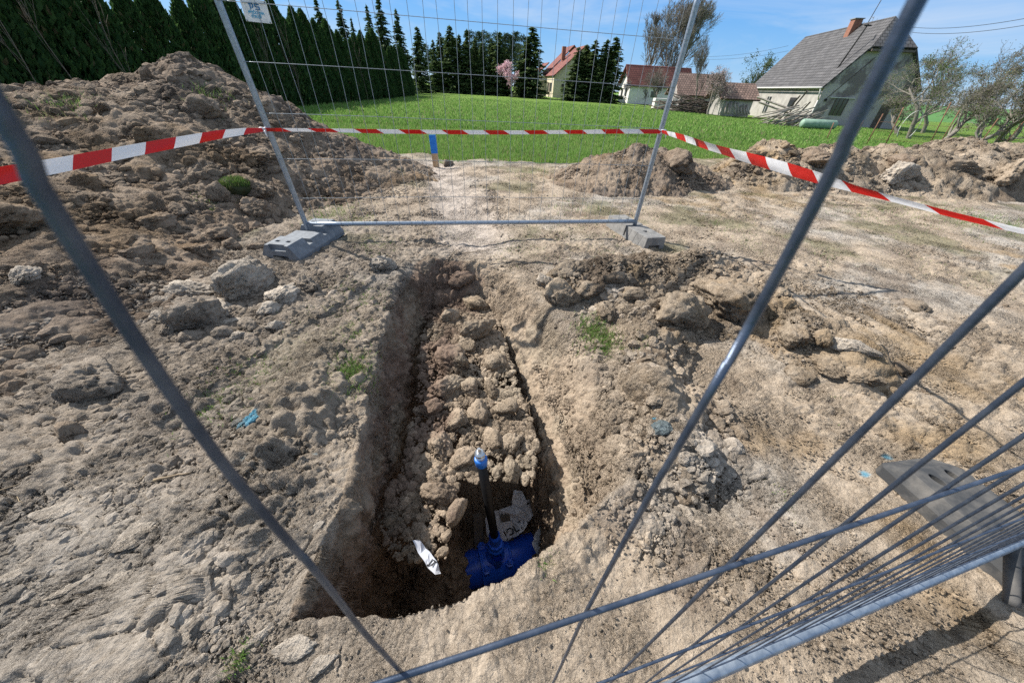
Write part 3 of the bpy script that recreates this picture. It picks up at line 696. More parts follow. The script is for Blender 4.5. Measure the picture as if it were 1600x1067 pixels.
def ftube(name, p0, p1, r, parent, invm, mt=GALV, n=24, wob=0):
    B = Acc(); ps = [p0.lerp(p1, t) for t in np.linspace(0, 1, 12)]
    B.tube([tuple(invm@p) for p in ps], r, n); return B.build(name, mt, parent)
GALVD = mat('weathered_galvanised_steel', (.20, .25, .32), (.36, .41, .47), .42, .6, 40, bump=.15, bd=.001, bscale=300)
ftube('bottom_tube', TB0-tdir*2.2, TB1+tdir*.5, .0175, near, inv, GALVD)
ftube('top_tube', pa(-1.75, 2.08, DT), pa(1.72, 2.08, DT), .0205, near, inv)
ftube('post', pa(-1.75, .05, DT), pa(-1.75, 2.08, DT), .0205, near, inv)
tp = Vector((1.665, .435, 0))
ftube('post', pa(2.1, .02, DT-.02), pa(2.1, 2.08, DT-.02), .0205, near, inv, GALVD)
q0 = atz(1581, 945, .015); q1 = atz(1582, 846, .15); ftube('strut', q0, q1, .019, near, inv, RUBBER)

# ------------------------------------------------------------------ foot blocks
def solid(name, V, F, m, parent=None):
    me = np_mesh(name, V, F); o = link(name, me, m, parent)
    bm = bmesh.new(); bm.from_mesh(me); bmesh.ops.recalc_face_normals(bm, faces=bm.faces); bm.to_mesh(me); bm.free(); return o
def prism_y(poly, y0, y1):                    # poly in (x,z), extruded along y
    n = len(poly); bm = bmesh.new()
    a = [bm.verts.new((x, y0, z)) for x, z in poly]; b = [bm.verts.new((x, y1, z)) for x, z in poly]
    bm.faces.new(a); bm.faces.new(b[::-1])
    for i in range(n): bm.faces.new((a[i], b[i], b[(i+1) % n], a[(i+1) % n]))
    bmesh.ops.recalc_face_normals(bm, faces=bm.faces); return bm
def bm_link(name, bm, m, parent=None, loc=None, rz=0):
    me = bpy.data.meshes.new(name); bm.to_mesh(me); bm.free(); o = link(name, me, m, parent)
    if loc is not None: o.location = loc; o.rotation_euler = (0, 0, rz)
    return o
def cutter(x0, x1, y0, y1, z0, z1): return solid('cutter', *box_vf(x0, x1, y0, y1, z0, z1), None)
def cut_ell(cx, cy, rx, ry, z0, z1, rot=0):
    V, F = lathe_np([(0.0001, 0), (1, 0), (1, 1), (.0001, 1)], 20)
    V = V*np.array([rx, ry, z1-z0]); V = xf(V, Matrix.Translation((cx, cy, z0))@Matrix.Rotation(rot, 4, 'Z')); return solid('cutter', V, F, None)
def crate_taper(o, hw, amt, z0):
    for v in o.data.vertices:
        t = max(0, (v.co.z-z0)); v.co.y *= 1; v.co.x -= math.copysign(amt*t, v.co.x)
# left block: moulded plastic, three humps with two grooves between, slot under each end
def left_block():
    bm = prism_y([(-.19, 0), (.19, 0), (.19, .04), (.115, .15), (-.115, .15), (-.19, .04)], -.35, .35)
    o = bm_link('foot_block', bm, PLASTIC)
    cs = [cutter(-.3, .3, -.145, -.085, .085, .3), cutter(-.3, .3, .085, .145, .085, .3), cutter(-.3, .3, -.085, .085, .118, .3),
          cutter(-.075, .075, -.4, -.31, -.1, .05), cutter(-.075, .075, .31, .4, -.1, .05), cutter(-.08, .08, -.4, -.325, .10, .3),
          cutter(-.075, -.035, -.27, -.235, .06, .3), cutter(.035, .075, -.27, -.235, .06, .3), cutter(-.075, -.035, .235, .27, .06, .3), cutter(.035, .075, .235, .27, .06, .3)]
    cut(o, cs); bevel(o, .006, 2); apply_mods(o); return o
o = left_block(); p = atz(478, 378, .06); o.location = (p.x-.01, p.y+.02, surf1(p.x, p.y)-.0); o.rotation_euler = (rad(2), rad(-2), rad(-9))
tag(o, 'grey plastic foot block with three humps under the left end of the far fence panel', 'foot block')
def right_block():
    bm = prism_y([(-.13, 0), (.13, 0), (.115, .135), (-.115, .135)], -.40, .40)
    o = bm_link('foot_block', bm, CONC)
    cut(o, [cutter(-.3, .3, -.012, .012, .02, .3), cutter(-.07, .07, -.5, -.36, -.1, .045), cutter(-.022, .03, -.23, -.18, .05, .3), cutter(-.07, -.03, .2, .24, .05, .3), cutter(.03, .07, .2, .24, .05, .3)])
    bevel(o, .006, 2); apply_mods(o); return o
o = right_block(); p = atz(991, 362, .06); o.location = (p.x+.0, p.y+.02, surf1(p.x, p.y)-.01); o.rotation_euler = (0, rad(1), rad(19))
tag(o, 'grey concrete foot block split in two halves under the right post of the far panel', 'foot block')
def near_block():
    bm = prism_y([(-.02, 0), (.0, 0), (.02, 0)], 0, 1); bm.free()
    bm = bmesh.new()
    # plan outline with chamfered end, sloping shoulders
    lo = [(-.15, -1.2), (.15, -1.2), (.15, -.03), (.12, 0), (-.13, 0), (-.15, -.02)]
    hi = [(-.125, -1.18), (.125, -1.18), (.125, -.10), (.10, -.075), (-.10, -.075), (-.125, -.09)]
    a = [bm.verts.new((x, y, 0)) for x, y in lo]; m_ = [bm.verts.new((x, y, .05)) for x, y in lo]; b = [bm.verts.new((x, y, .105)) for x, y in hi]
    bm.faces.new(a[::-1]); bm.faces.new(b); n = len(lo)
    for i in range(n):
        j = (i+1) % n; bm.faces.new((a[i], a[j], m_[j], m_[i])); bm.faces.new((m_[i], m_[j], b[j], b[i]))
    o = bm_link('foot_block', bm, RUBBER)
    Mi = (Matrix.Translation((1.845, .985, 0))@Matrix.Rotation(rad(10), 4, 'Z')).inverted(); h1, h2, h3 = [Mi@atz(*q, .125) for q in ((1474, 744), (1499, 737), (1583, 826))]
    cut(o, [cut_ell(h1.x, h1.y, .017, .030, .03, .3, .3), cut_ell(h2.x, h2.y, .017, .030, .03, .3, .3), cut_ell(h3.x, h3.y, .017, .024, .03, .3), cutter(-.16, -.10, -.60, -.52, -.1, .05)])
    bevel(o, .008, 3); apply_mods(o); return o
o = near_block(); o.location = (1.845, .985, surf1(1.9, .7)+.0); o.rotation_euler = (0, 0, rad(10))
tag(o, 'worn black rubber foot block with oval holes at the right edge below the near fence', 'foot block')

# ------------------------------------------------------------------ far fence panel
PL = Vector((-2.10, 3.34, .17)); PR = Vector((1.34, 3.97, .17))
e2 = (PR-PL).normalized(); up2 = Vector((0, -.1, 1)).normalized(); n2 = e2.cross(up2).normalized(); up2 = n2.cross(e2)
far = empty('mesh_fence_panel', (PL.x, PL.y, 0), math.atan2(e2.y, e2.x), 'galvanised mesh fence panel standing across the far end of the trench', 'fence panel')
inv2 = far.matrix_basis.inverted(); W2 = (PR-PL).length; H2 = 1.93
def fp(a, h, off=0): return PL+e2*a+up2*h+n2*off
upL = (aty(340, 0, 3.34-.155)-PL).normalized(); upR = (aty(1090, 0, 3.97-.155)-PR).normalized()
ftube('bottom_tube', fp(0, 0), fp(W2, 0), .021, far, inv2)
ftube('top_tube', PL+upL*H2, PR+upR*H2, .021, far, inv2)
ftube('post', PL-upL*.12, PL+upL*H2, .023, far, inv2)
ftube('post', PR-upR*.12, PR+upR*H2, .023, far, inv2)
B = Acc(); rg2 = random.Random(5)
def fpp(s, h): return (PL+upL*h).lerp(PR+upR*h, s)
nv = 31
for i in range(1, nv):
    s = i/nv; b1 = rg2.uniform(-.004, .004); ph = rg2.uniform(0, 6)
    top = H2 if rg2.random() > .12 else H2
    pts = [fpp(s+b1*(h/H2)+.0008*math.sin(h*6+ph), h)+n2*(.02+.006*math.sin(h*3+ph)) for h in np.linspace(0, top, 18)]
    B.tube([tuple(inv2@p) for p in pts], .0019, 5)
for h in (.26, .59, .92, 1.24, 1.56, 1.84):
    pts = [fpp(s, h+.012*math.sin(s*3+h))+n2*(.023+.008*math.sin(s*9+h*4)) for s in np.linspace(0, 1, 40)]
    B.tube([tuple(inv2@p) for p in pts], .0021, 5)
B.build('wire_mesh', WIREF, far)
# weld rings at post corners
# rental sign hung on the panel
def text_mesh(txt, size, m, name, parent, mtx, ext=.0006, sx=1, bold=0):
    cu = bpy.data.curves.new('t', 'FONT'); cu.body = txt; cu.size = size; cu.extrude = ext; cu.align_x = 'CENTER'; cu.align_y = 'CENTER'; cu.offset = bold
    t = bpy.data.objects.new('t', cu); COL.objects.link(t); bpy.context.view_layer.update()
    me = bpy.data.meshes.new_from_object(t.evaluated_get(bpy.context.evaluated_depsgraph_get())); bpy.data.objects.remove(t)
    for v in me.vertices: v.co = mtx@Vector((v.co.x*sx, v.co.y, v.co.z))
    return link(name, me, m, parent)
def fray(px, py):                               # point of the far panel's plane
    r = ray(px, py); t = (PL-EYE).dot(n2)/r.dot(n2); return EYE+r*t
SIGN = mat('dirty_white_plastic', (.62, .63, .64), (.80, .80, .81), .5, 0, 25, p0=.3, p1=.5)
BLUEP = mat('sign_blue', (.02, .16, .36), rough=.5); BLUEP2 = mat('sign_light_blue', (.10, .36, .55), rough=.5); BLK = mat('black_print', (.02, .02, .022), rough=.6)
c = [fray(376, -2), fray(417, 2), fray(425, 38), fray(385, 33)]
sx_ = ((c[1]-c[0])+(c[2]-c[3])).normalized(); cen = (c[0]+c[1]+c[2]+c[3])/4; sw = ((c[1]-c[0]).length+(c[2]-c[3]).length)/2
nrm = -n2 if n2.dot(EYE-cen) < 0 else n2
sy_ = nrm.cross(sx_).normalized(); sy_ = (((c[0]-c[3])+(c[1]-c[2]))/2); shh = sy_.length; sy_.normalize(); sz_ = sx_.cross(sy_).normalized(); sy_ = sz_.cross(sx_)
MS = Matrix(((sx_.x, sy_.x, sz_.x, cen.x), (sx_.y, sy_.y, sz_.y, cen.y), (sx_.z, sy_.z, sz_.z, cen.z), (0, 0, 0, 1)))
MS = MS@Matrix.Translation((0, 0, .012))
sg = empty('rental_sign', tuple(cen), 0, 'small dirty white sign with blue lettering at the top left of the fence panel', 'sign')
iS = Matrix.Translation(-cen)@MS
bm = bmesh.new(); bmesh.ops.create_cube(bm, size=1); bmesh.ops.scale(bm, vec=(sw, shh, .003), verts=bm.verts); bmesh.ops.transform(bm, matrix=iS, verts=bm.verts)
bm_link('board', bm, SIGN, sg)
u_ = sw/1.0
LG = Acc()
def lgb(x0, x1, y0, y1, sh=.18):
    V, F = box_vf(x0*u_, x1*u_, y0*shh, y1*shh, .0018, .0030); V[:, 0] -= 0; LG.add(xf(V, iS), F)
# blocky PS emblem
lgb(-.22, -.05, .27, .33); lgb(-.19, -.14, .07, .27); lgb(-.09, -.04, .17, .33); lgb(-.12, -.07, .12, .18)
lgb(.0, .19, .27, .33); lgb(.0, .05, .18, .27); lgb(.0, .19, .17, .22); lgb(.14, .19, .08, .17); lgb(-.0, .19, .05, .10)
LG.build('emblem', BLUEP, sg, False)
text_mesh('PŮJČOVNA', shh*.17, BLUEP2, 'lettering', sg, iS@Matrix.Translation((.0, -.08*shh, .002)), bold=.0012)
text_mesh('STROJŮ', shh*.16, BLUEP2, 'lettering', sg, iS@Matrix.Translation((-.03*sw, -.25*shh, .002)), bold=.001)
for k in range(4):
    x_, y_ = [(-.45, .45), (.45, .45), (-.45, -.45), (.45, -.45)][k]
    bm = bmesh.new(); bmesh.ops.create_icosphere(bm, subdivisions=1, radius=.006); bmesh.ops.transform(bm, matrix=iS@Matrix.Translation((x_*sw, y_*shh, .002)), verts=bm.verts)
    bm_link('wire_tie', bm, WIREF, sg)

# ------------------------------------------------------------------ barrier tapes
def tape_mat():
    m, nt, b = mat_base('red_white_tape'); b.inputs['Roughness'].default_value = .35
    uv = N(nt, 'ShaderNodeUVMap'); uv.uv_map = 'UVMap'; sp = N(nt, 'ShaderNodeSeparateXYZ'); nt.links.new(uv.outputs[0], sp.inputs[0])
    m1 = N(nt, 'ShaderNodeMath', operation='MULTIPLY_ADD'); nt.links.new(sp.outputs[1], m1.inputs[0]); m1.inputs[1].default_value = .16; nt.links.new(sp.outputs[0], m1.inputs[2])
    m2 = N(nt, 'ShaderNodeMath', operation='FRACT'); nt.links.new(m1.outputs[0], m2.inputs[0])
    m3 = N(nt, 'ShaderNodeMath', operation='GREATER_THAN'); nt.links.new(m2.outputs[0], m3.inputs[0]); m3.inputs[1].default_value = .5
    c = _mix(nt, m3.outputs[0], (.62, .025, .02), (.80, .80, .82)); nt.links.new(c.outputs[0], b.inputs['Base Color'])
    n = _noise(nt, 14, 3); _bump(nt, b, n.outputs[0], .4, .01)
    tl = N(nt, 'ShaderNodeBsdfTranslucent'); nt.links.new(c.outputs[0], tl.inputs[0]); ms = N(nt, 'ShaderNodeMixShader'); ms.inputs[0].default_value = .35
    nt.links.new(b.outputs[0], ms.inputs[1]); nt.links.new(tl.outputs[0], ms.inputs[2]); nt.links.new(ms.outputs[0], nt.nodes['Material Output'].inputs[0])
    return m
TAPE = tape_mat()
def tape(pts, widths, tilts, phase, label, per=.40, u0=0):
    pts = [Vector(p) for p in pts]; n = 90; P = []; Wd = []; Tl = []
    cum = [0]
    for a, b in zip(pts, pts[1:]): cum.append(cum[-1]+(b-a).length)
    s = np.linspace(0, cum[-1], n); X = np.stack([np.interp(s, cum, [p[i] for p in pts]) for i in range(3)], -1)
    for _ in range(2): X[1:-1] = (X[:-2]+2*X[1:-1]+X[2:])/4
    wd = np.interp(s, cum, widths); tl = np.interp(s, cum, tilts)
    T = np.gradient(X, axis=0); T /= np.linalg.norm(T, axis=1, keepdims=True); side = np.cross(T, [0, 0, 1.]); side /= np.linalg.norm(side, axis=1, keepdims=True); upv = np.cross(side, T)
    tl = tl+.10*np.sin(s*5+phase)
    dr = upv*np.cos(tl)[:, None]+side*np.sin(tl)[:, None]; nrm = np.cross(T, dr)
    V, UV = [], []; m = 5
    for th in (0, .0004):
        for j in range(m):
            q = j/(m-1)-.5; V.append(X+dr*(wd*q)[:, None]+nrm*(th+.006*np.cos(q*3+s*4)*wd/.075)[:, None]); UV.append(np.stack([s/per+u0, np.full(n, q)], -1))
    V = np.stack(V, 1).reshape(-1, 3); UV = np.stack(UV, 1).reshape(-1, 2); F = []
    K = 2*m
    for i in range(n-1):
        for j in range(m-1):
            a = i*K+j; F.append((a, a+1, a+K+1, a+K)); a += m; F.append((a, a+K, a+K+1, a+1))
    return tag(link('barrier_tape', np_mesh('barrier_tape', V, np.array(F), None, True, UV), TAPE), label, 'barrier tape')
pl_ = fray(413, 203); pr_ = fray(1034, 206)
pl_ = pl_+(EYE-pl_).normalized()*.03; pr_ = pr_+(EYE-pr_).normalized()*.03
mid = [fray(x, y)-n2*0.03 for x, y in ((500, 205), (600, 207), (700, 208), (800, 208.5), (920, 207.5), (980, 206.5))]
tape([pl_]+mid+[pr_], [.028, .026, .034, .036, .032, .036, .04, .034], [.3, .5, .1, .2, .4, .1, .1, .2], 1, 'red and white tape running level across the far fence panel between its posts', .372, .05)
def hitplane(px, py, a, b):
    nn = Vector((-(b-a).y, (b-a).x, 0)).normalized(); r = ray(px, py); return EYE+r*((a-EYE).dot(nn)/r.dot(nn))
la, lb_ = pl_.copy(), Vector((-2.44, 1.67, .915))
LP = [hitplane(x, y, la, lb_) for x, y in ((385, 205), (340, 211), (270, 224), (200, 237), (100, 257), (0, 275))]; LP.append(LP[-1]+(LP[-1]-LP[-2])*1.2)
tape([pl_]+LP, [.028, .042, .052, .058, .060, .064, .068, .07], [.5, .35, .3, .25, .2, .15, .15, .15], 2, 'red and white tape from the left post of the far panel towards the left foreground', .372, .0)
ra, rb = pr_.copy(), Vector((1.47, 1.2, 1.0))
RP = [hitplane(x, y, ra, rb) for x, y in ((1060, 213), (1106, 229), (1158, 244), (1220, 261), (1284, 280), (1341, 297), (1409, 315), (1497, 338), (1600, 362))]; RP.append(RP[-1]+(RP[-1]-RP[-2])*1.0)
tape([pr_]+RP, [.028, .042, .060, .064, .060, .052, .032, .022, .018, .015, .015], [.4, .5, .4, .4, .5, .5, .5, .4, .3, .3, .3], 3, 'red and white tape running off to the right edge, twisted thin at its end', .372, .1)
KN = mat('white_tape_knot', (.75, .72, .73), rough=.5)
for p, pp, lb in ((pl_, upL, 'white knot of tape tied round the left post of the far panel'), (pr_, upR, 'white knot of tape tied round the right post of the far panel')):
    A = Acc(); q = [p+Vector((math.cos(t)*.03, math.sin(t)*.03, .012*math.sin(t*2)+.004*t)) for t in np.linspace(0, 13, 60)]
    # wound round the post centre
    ctr = p-(EYE-p).normalized()*.03
    A.tube([tuple(v-ctr) for v in [ctr+Vector((math.cos(t)*.03, math.sin(t)*.03, .014*math.sin(t*1.3))) for t in np.linspace(0, 13, 60)]], .0085, 6)
    A.tube([(.02, -.03, 0), (.03, -.045, -.02), (.035, -.045, -.05)], [.009, .006, .003], 6)
    o = A.build('tape_knot', KN); o.location = ctr; tag(o, lb, 'tape knot')

# ------------------------------------------------------------------ stake
p = hit(682, 262); st = empty('marker_stake', (p.x, p.y, p.z-.02), rad(8), 'wooden marker stake with bright blue painted top on the pale track', 'stake')
pt = aty(677, 211, p.y); hh = pt.z-p.z+.02; wd = 9.5*(p-EYE).dot(FW)/FPX
WOOD = mat('weathered_wood', (.42, .26, .14), (.62, .43, .25), .8, 0, 20, bump=.3, sc=(1, 1, .1)); BLUE = mat('blue_paint', (.01, .17, .60), (.02, .23, .72), .6, 0, 30)
solid('wood_base', *box_vf(-wd/2, wd/2, -.012, .012, 0, hh*.46), WOOD, st); o = solid('blue_top', *box_vf(-wd/2-.002, wd/2+.002, -.0135, .0135, hh*.46, hh), BLUE, st)
st.rotation_euler = (0, rad(-3), rad(8))

# ------------------------------------------------------------------ water pipe with tapping saddle and spindle
PB = mat('blue_pipe', (.012, .08, .58), (.022, .11, .70), .3, 0, 6, bump=.05, spec=.5); CB = mat('blue_epoxy', (.015, .10, .68), (.025, .14, .78), .28, 0, 20, bump=.15, bscale=60)
DUST = PB
BLKP = mat('black_plastic_tube', (.006, .006, .007), (.011, .011, .012), .45, spec=.25); STEEL = mat('bright_steel', (.55, .56, .57), (.72, .72, .72), .28, .9, 40)
cp_ = Vector((-.04, .925, -1.17)); pd = Vector((.951, .309, 0)); RP_ = .112
wp = empty('water_pipe', tuple(cp_), math.atan2(pd.y, pd.x), 'blue water main with saddle and upright black spindle tube at the trench bottom', 'water pipe')
A = Acc(); V, F = lathe_np([(.0001, -1.2), (RP_, -1.2), (RP_, 1.2), (.0001, 1.2)], 48); RY = Matrix.Rotation(rad(90), 4, 'Y'); A.add(xf(V, RY), F); A.build('pipe_barrel', PB, wp)
A = Acc(); V, F = lathe_np([(RP_, -.10), (RP_+.012, -.10), (RP_+.014, -.095), (RP_+.014, .095), (RP_+.012, .10), (RP_, .10)], 48); A.add(xf(V, RY), F)
for sx in (-.095, 0.0, .095):
    V, F = lathe_np([(RP_+.010, -.008), (RP_+.021, -.006), (RP_+.021, .006), (RP_+.010, .008)], 48); V[:, 2] += sx; A.add(xf(V, RY), F)
V, F = lathe_np([(.062, .11), (.058, .15), (.038, .175), (.034, .22), (.052, .225), (.052, .25), (.03, .255), (.0001, .255)], 24); A.add(V, F)
sad = A.build('saddle', CB, wp)
for (bx, by) in ((-.075, -.072), (.075, -.072), (-.075, .072), (.075, .072)):
    B = Acc(); V, F = lathe_np([(.026, -.03), (.026, .0), (.015, .002), (.015, .018), (.010, .02), (.010, .034), (.0001, .034)], 6); V[:, 2] += math.sqrt(max(0, (RP_+.014)**2-by**2))+.02; V[:, 0] += bx; V[:, 1] += by*1.0; B.add(V, F); B.build('bolt', CB, sad, False)
B = Acc()
for (r0, z0, z1) in ((.045, .25, .29), (.034, .29, .33)):
    V, F = lathe_np([(.0001, z0), (r0, z0), (r0*1.02, z0+.004), (r0*1.02, z1-.004), (r0, z1), (.0001, z1)], 8); B.add(V, F)
V, F = lathe_np([(.05, .10), (.047, .3)], 20); V = xf(V, Matrix.Translation((0, -.06, .08))@Matrix.Diagonal((.55, .55, .5, 1))); B.add(V, F)
B.build('valve', CB, wp, False)
B = Acc(); V, F = lathe_np([(.0001, .32), (.034, .32), (.034, .38), (.026, .385), (.026, .39)], 28); B.add(V, F); B.build('collar', PB, wp)
B = Acc(); V, F = lathe_np([(.0245, .38), (.0245, 1.09), (.0001, 1.09)], 28); B.add(V, F); rt = B.build('spindle_tube', BLKP, wp)
LB = mat('light_blue_plastic', (.015, .14, .50), (.02, .18, .56), .45)
B = Acc(); V, F = lathe_np([(.026, 1.065), (.029, 1.07), (.029, 1.085), (.031, 1.09), (.031, 1.11), (.027, 1.115), (.015, 1.115)], 28); B.add(V, F); B.build('collar', LB, rt)
B = Acc(); V, F = lathe_np([(.022, 1.115), (.023, 1.13), (.020, 1.134), (.020, 1.138), (.025, 1.14), (.025, 1.152), (.018, 1.16), (.0001, 1.16)], 24); B.add(V, F)
V, F = box_vf(-.008, .008, -.008, .008, 1.16, 1.182); V[4:, :2] *= .75; B.add(V, F); B.build('spindle_cap', STEEL, rt, False)
o = solid('wooden_wedge', *box_vf(-.03, .03, -.015, .015, -.16, .13), mat('grey_board', (.10, .085, .07), (.16, .14, .12), .9)); o.location = (-.16, 1.03, -1.0); o.rotation_euler = (rad(-25), rad(5), rad(20)); tag(o, 'short grey board stuck upright behind the blue pipe, left of the spindle', 'board')
o = solid('wooden_wedge', *box_vf(-.03, .03, -.015, .015, -.16, .13), mat('grey_board', (.10, .085, .07), (.16, .14, .12), .9)); o.location = (.035, 1.06, -1.03); o.rotation_euler = (rad(-25), rad(-8), rad(10)); tag(o, 'short grey board stuck upright behind the blue pipe, right of the spindle', 'board')

for o_ in [c_ for c_ in wp.children if c_.name.startswith(('collar', 'spindle_tube'))]+list(rt.children):
    if o_.parent is wp: pass
    for v in o_.data.vertices:
        if v.co.z > .3: d_ = v.co.z-.3; v.co.x -= .085*d_; v.co.y += .06*d_
# ------------------------------------------------------------------ plastic scraps
BAG = mat('white_plastic_film', (.48, .50, .56), (.62, .63, .68), .35, spec=.5)
def bag(cx, cy, cz, rot, poly, seed, label, texts, tilt=(0, 0)):
    # poly: outline (x,y) metres; crumpled sheet
    def hz(x, y): return .05*(abs(vnoise(np.array([x*9.]), np.array([y*9.]), None, seed)[0]))+.05*vnoise(np.array([x*4.]), np.array([y*4.]), None, seed+1)[0]+.012*vnoise(np.array([x*25.]), np.array([y*25.]), None, seed+2)[0]
    bm = bmesh.new(); vs = [bm.verts.new((x, y, 0)) for x, y in poly]; bm.faces.new(vs); bmesh.ops.triangulate(bm, faces=bm.faces)
    for _ in range(5): bmesh.ops.subdivide_edges(bm, edges=[e for e in bm.edges if e.calc_length() > .012], cuts=1)
    for v in bm.verts: v.co.x += .010*vnoise(np.array([v.co.x*30.]), np.array([v.co.y*30.]), None, seed+4)[0]; v.co.z = hz(v.co.x, v.co.y)
    o = bm_link('plastic_scrap', bm, BAG, None, (cx, cy, cz)); o.rotation_euler = (tilt[0], tilt[1], rot)
    so_ = o.modifiers.new('s', 'SOLIDIFY'); so_.thickness = .0006; apply_mods(o)
    for (t, x, y, s, r) in texts:
        tm = text_mesh(t, s, BLK, 'lettering', o, Matrix.Translation((x, y, 0))@Matrix.Rotation(r, 4, 'Z'), .0004, bold=.001)
        for v in tm.data.vertices: v.co.z += hz(v.co.x, v.co.y)+.0022
    tag(o, label, 'plastic scrap'); return o
p = hit(800, 797)
bag(.08, 1.16, -.97, .28, [(-.21, -.10), (-.10, -.15), (.02, -.11), (.10, -.05), (.21, .02), (.20, .06), (.08, .06), (.07, .12), (.02, .14), (-.01, .10), (-.02, .05), (-.12, .04), (-.20, .05)], 51, 'crumpled white plastic bag with black letters behind the spindle tube', [('JOLTA', -.02, -.085, .062, .35), ('P', .10, .02, .06, .4)], (rad(30), 0))
bag(.26, 1.03, -.99, .9, [(-.13, -.07), (-.04, -.08), (.08, -.06), (.15, .0), (.10, .06), (.0, .07), (-.10, .05)], 57, 'white plastic scrap with black letters wrapped on the right end of the blue pipe', [('JO', -.03, .0, .085, .3)], (rad(48), 0))
p = hit(668, 880)
p = hit(668, 880)
bag(p.x, p.y, p.z+.03, -.7, [(-.09, -.01), (-.04, -.02), (.02, -.025), (.07, -.02), (.08, .0), (.03, .012), (-.02, .02), (-.07, .02)], 63, 'narrow torn white plastic strip left of the blue pipe', [('JT', .03, -.006, .03, .2)], (rad(-20), rad(12)))

# ------------------------------------------------------------------ field
def mat_field():
    m, nt, b = mat_base('field_grass'); b.inputs['Roughness'].default_value = .9; b.inputs['Specular IOR Level'].default_value = .1
    n = _noise(nt, .35, 8, .65); r = _ramp(nt, n.outputs[0], .3, (.135, .245, .05), .7, (.235, .36, .085))
    n2 = _noise(nt, 9, 6, .7); r2 = _ramp(nt, n2.outputs[0], .3, (.6, .62, .55), .7, (1.3, 1.28, 1.2)); c = _mix(nt, 1, r.outputs[0], r2.outputs[0], 'MULTIPLY')
    nt.links.new(c.outputs[0], b.inputs['Base Color']); n3 = _noise(nt, 14, 6, .75); _bump(nt, b, n3.outputs[0], 1, .25); return m
FIELD = mat_field()
xs = np.r_[-900, -300, -120, np.linspace(-60, 60, 121), 120, 300, 900]; ys = np.r_[-900, -200, -60, -20, np.linspace(-5, 110, 116), 150, 250, 450, 900]
X, Y = np.meshgrid(xs, ys); Z = field_z(X, Y)
near_ = (Y < 8.5)&(np.abs(X-1) < 18)&(Y > -6); Z = np.where(near_, -1.9, Z)
idx = np.arange(X.size).reshape(X.shape); F = np.stack([idx[:-1, :-1], idx[:-1, 1:], idx[1:, 1:], idx[1:, :-1]], -1).reshape(-1, 4)
tag(link('grass_field', np_mesh('grass_field', np.stack([X.ravel(), Y.ravel(), Z.ravel()], 1), F, None, True), FIELD), kind='structure')
def blades(name, x, y, z, h, wd, cols, seed, label, m=BLADE, lean=.5):
    rg = np.random.default_rng(seed); n = len(x); a = rg.uniform(0, 2*math.pi, n); ln = rg.uniform(.1, 1, n)*lean*h; b = rg.uniform(0, 2*math.pi, n)
    dx, dy = np.cos(a)*wd/2, np.sin(a)*wd/2; lx, ly = np.cos(b)*ln, np.sin(b)*ln
    P = np.stack([x, y, z], 1); s_ = np.stack([dx, dy, 0*dx], 1); mid = P+np.stack([lx*.35, ly*.35, h*.62], 1); top = P+np.stack([lx, ly, h], 1)
    V = np.stack([P-s_, P+s_, mid+s_*.7, mid-s_*.7, top], 1).reshape(-1, 3); o5 = np.arange(n)[:, None]*5
    F = np.concatenate([o5+np.array([[0, 1, 2]]), o5+np.array([[0, 2, 3]]), o5+np.array([[3, 2, 4]])])
    o = link(name, np_mesh(name, V, F, np.repeat(cols, 5, 0)), m); return tag(o, label, 'grass', kind='stuff')
rg = np.random.default_rng(21)
def fcol(n, dry=.12):
    t = rg.uniform(0, 1, (n, 1)); c = np.array([[.11, .23, .04]])*(1-t)+np.array([[.25, .40, .10]])*t
    d = rg.uniform(0, 1, n) < dry; c[d] = np.array([.34, .31, .17])*rg.uniform(.7, 1.1, (d.sum(), 1)); return c
def fieldpts(n, y0, y1, xr):
    y = y0+(y1-y0)*rg.uniform(0, 1, n*2)**1.5; x = rg.uniform(-1, 1, n*2)*(xr*(y*.95+2))+1
    k = (y > edge(x)-.15+.5*rg.uniform(-1, 1, n*2)*(vnoise(x*3, y*3, None, 4)+.4)) & (surf(x, y) < field_z(x, y)+.12) & (x > -12.2)
    x, y = x[k][:n], y[k][:n]; return x, y, field_z(x, y)-.01
x, y, z = fieldpts(90000, 7.8, 17, 1.15); n = len(x)
pat = 1+.45*fbm(x*.9, y*.9, None, 3, 141)
zz_ = np.maximum(z, base_ground(x, y)[0]-.01)
blades('field_grass', x, y, zz_, rg.uniform(.05, .13, n)*pat, rg.uniform(.008, .018, n), fcol(n, .12), 1, 'blades of fresh green grass along the near edge of the field')
x, y, z = fieldpts(50000, 15, 46, .9); n = len(x)
blades('field_grass', x, y, z, rg.uniform(.07, .15, n), rg.uniform(.03, .06, n), fcol(n, .07), 2, 'blades of green grass across the far part of the field')

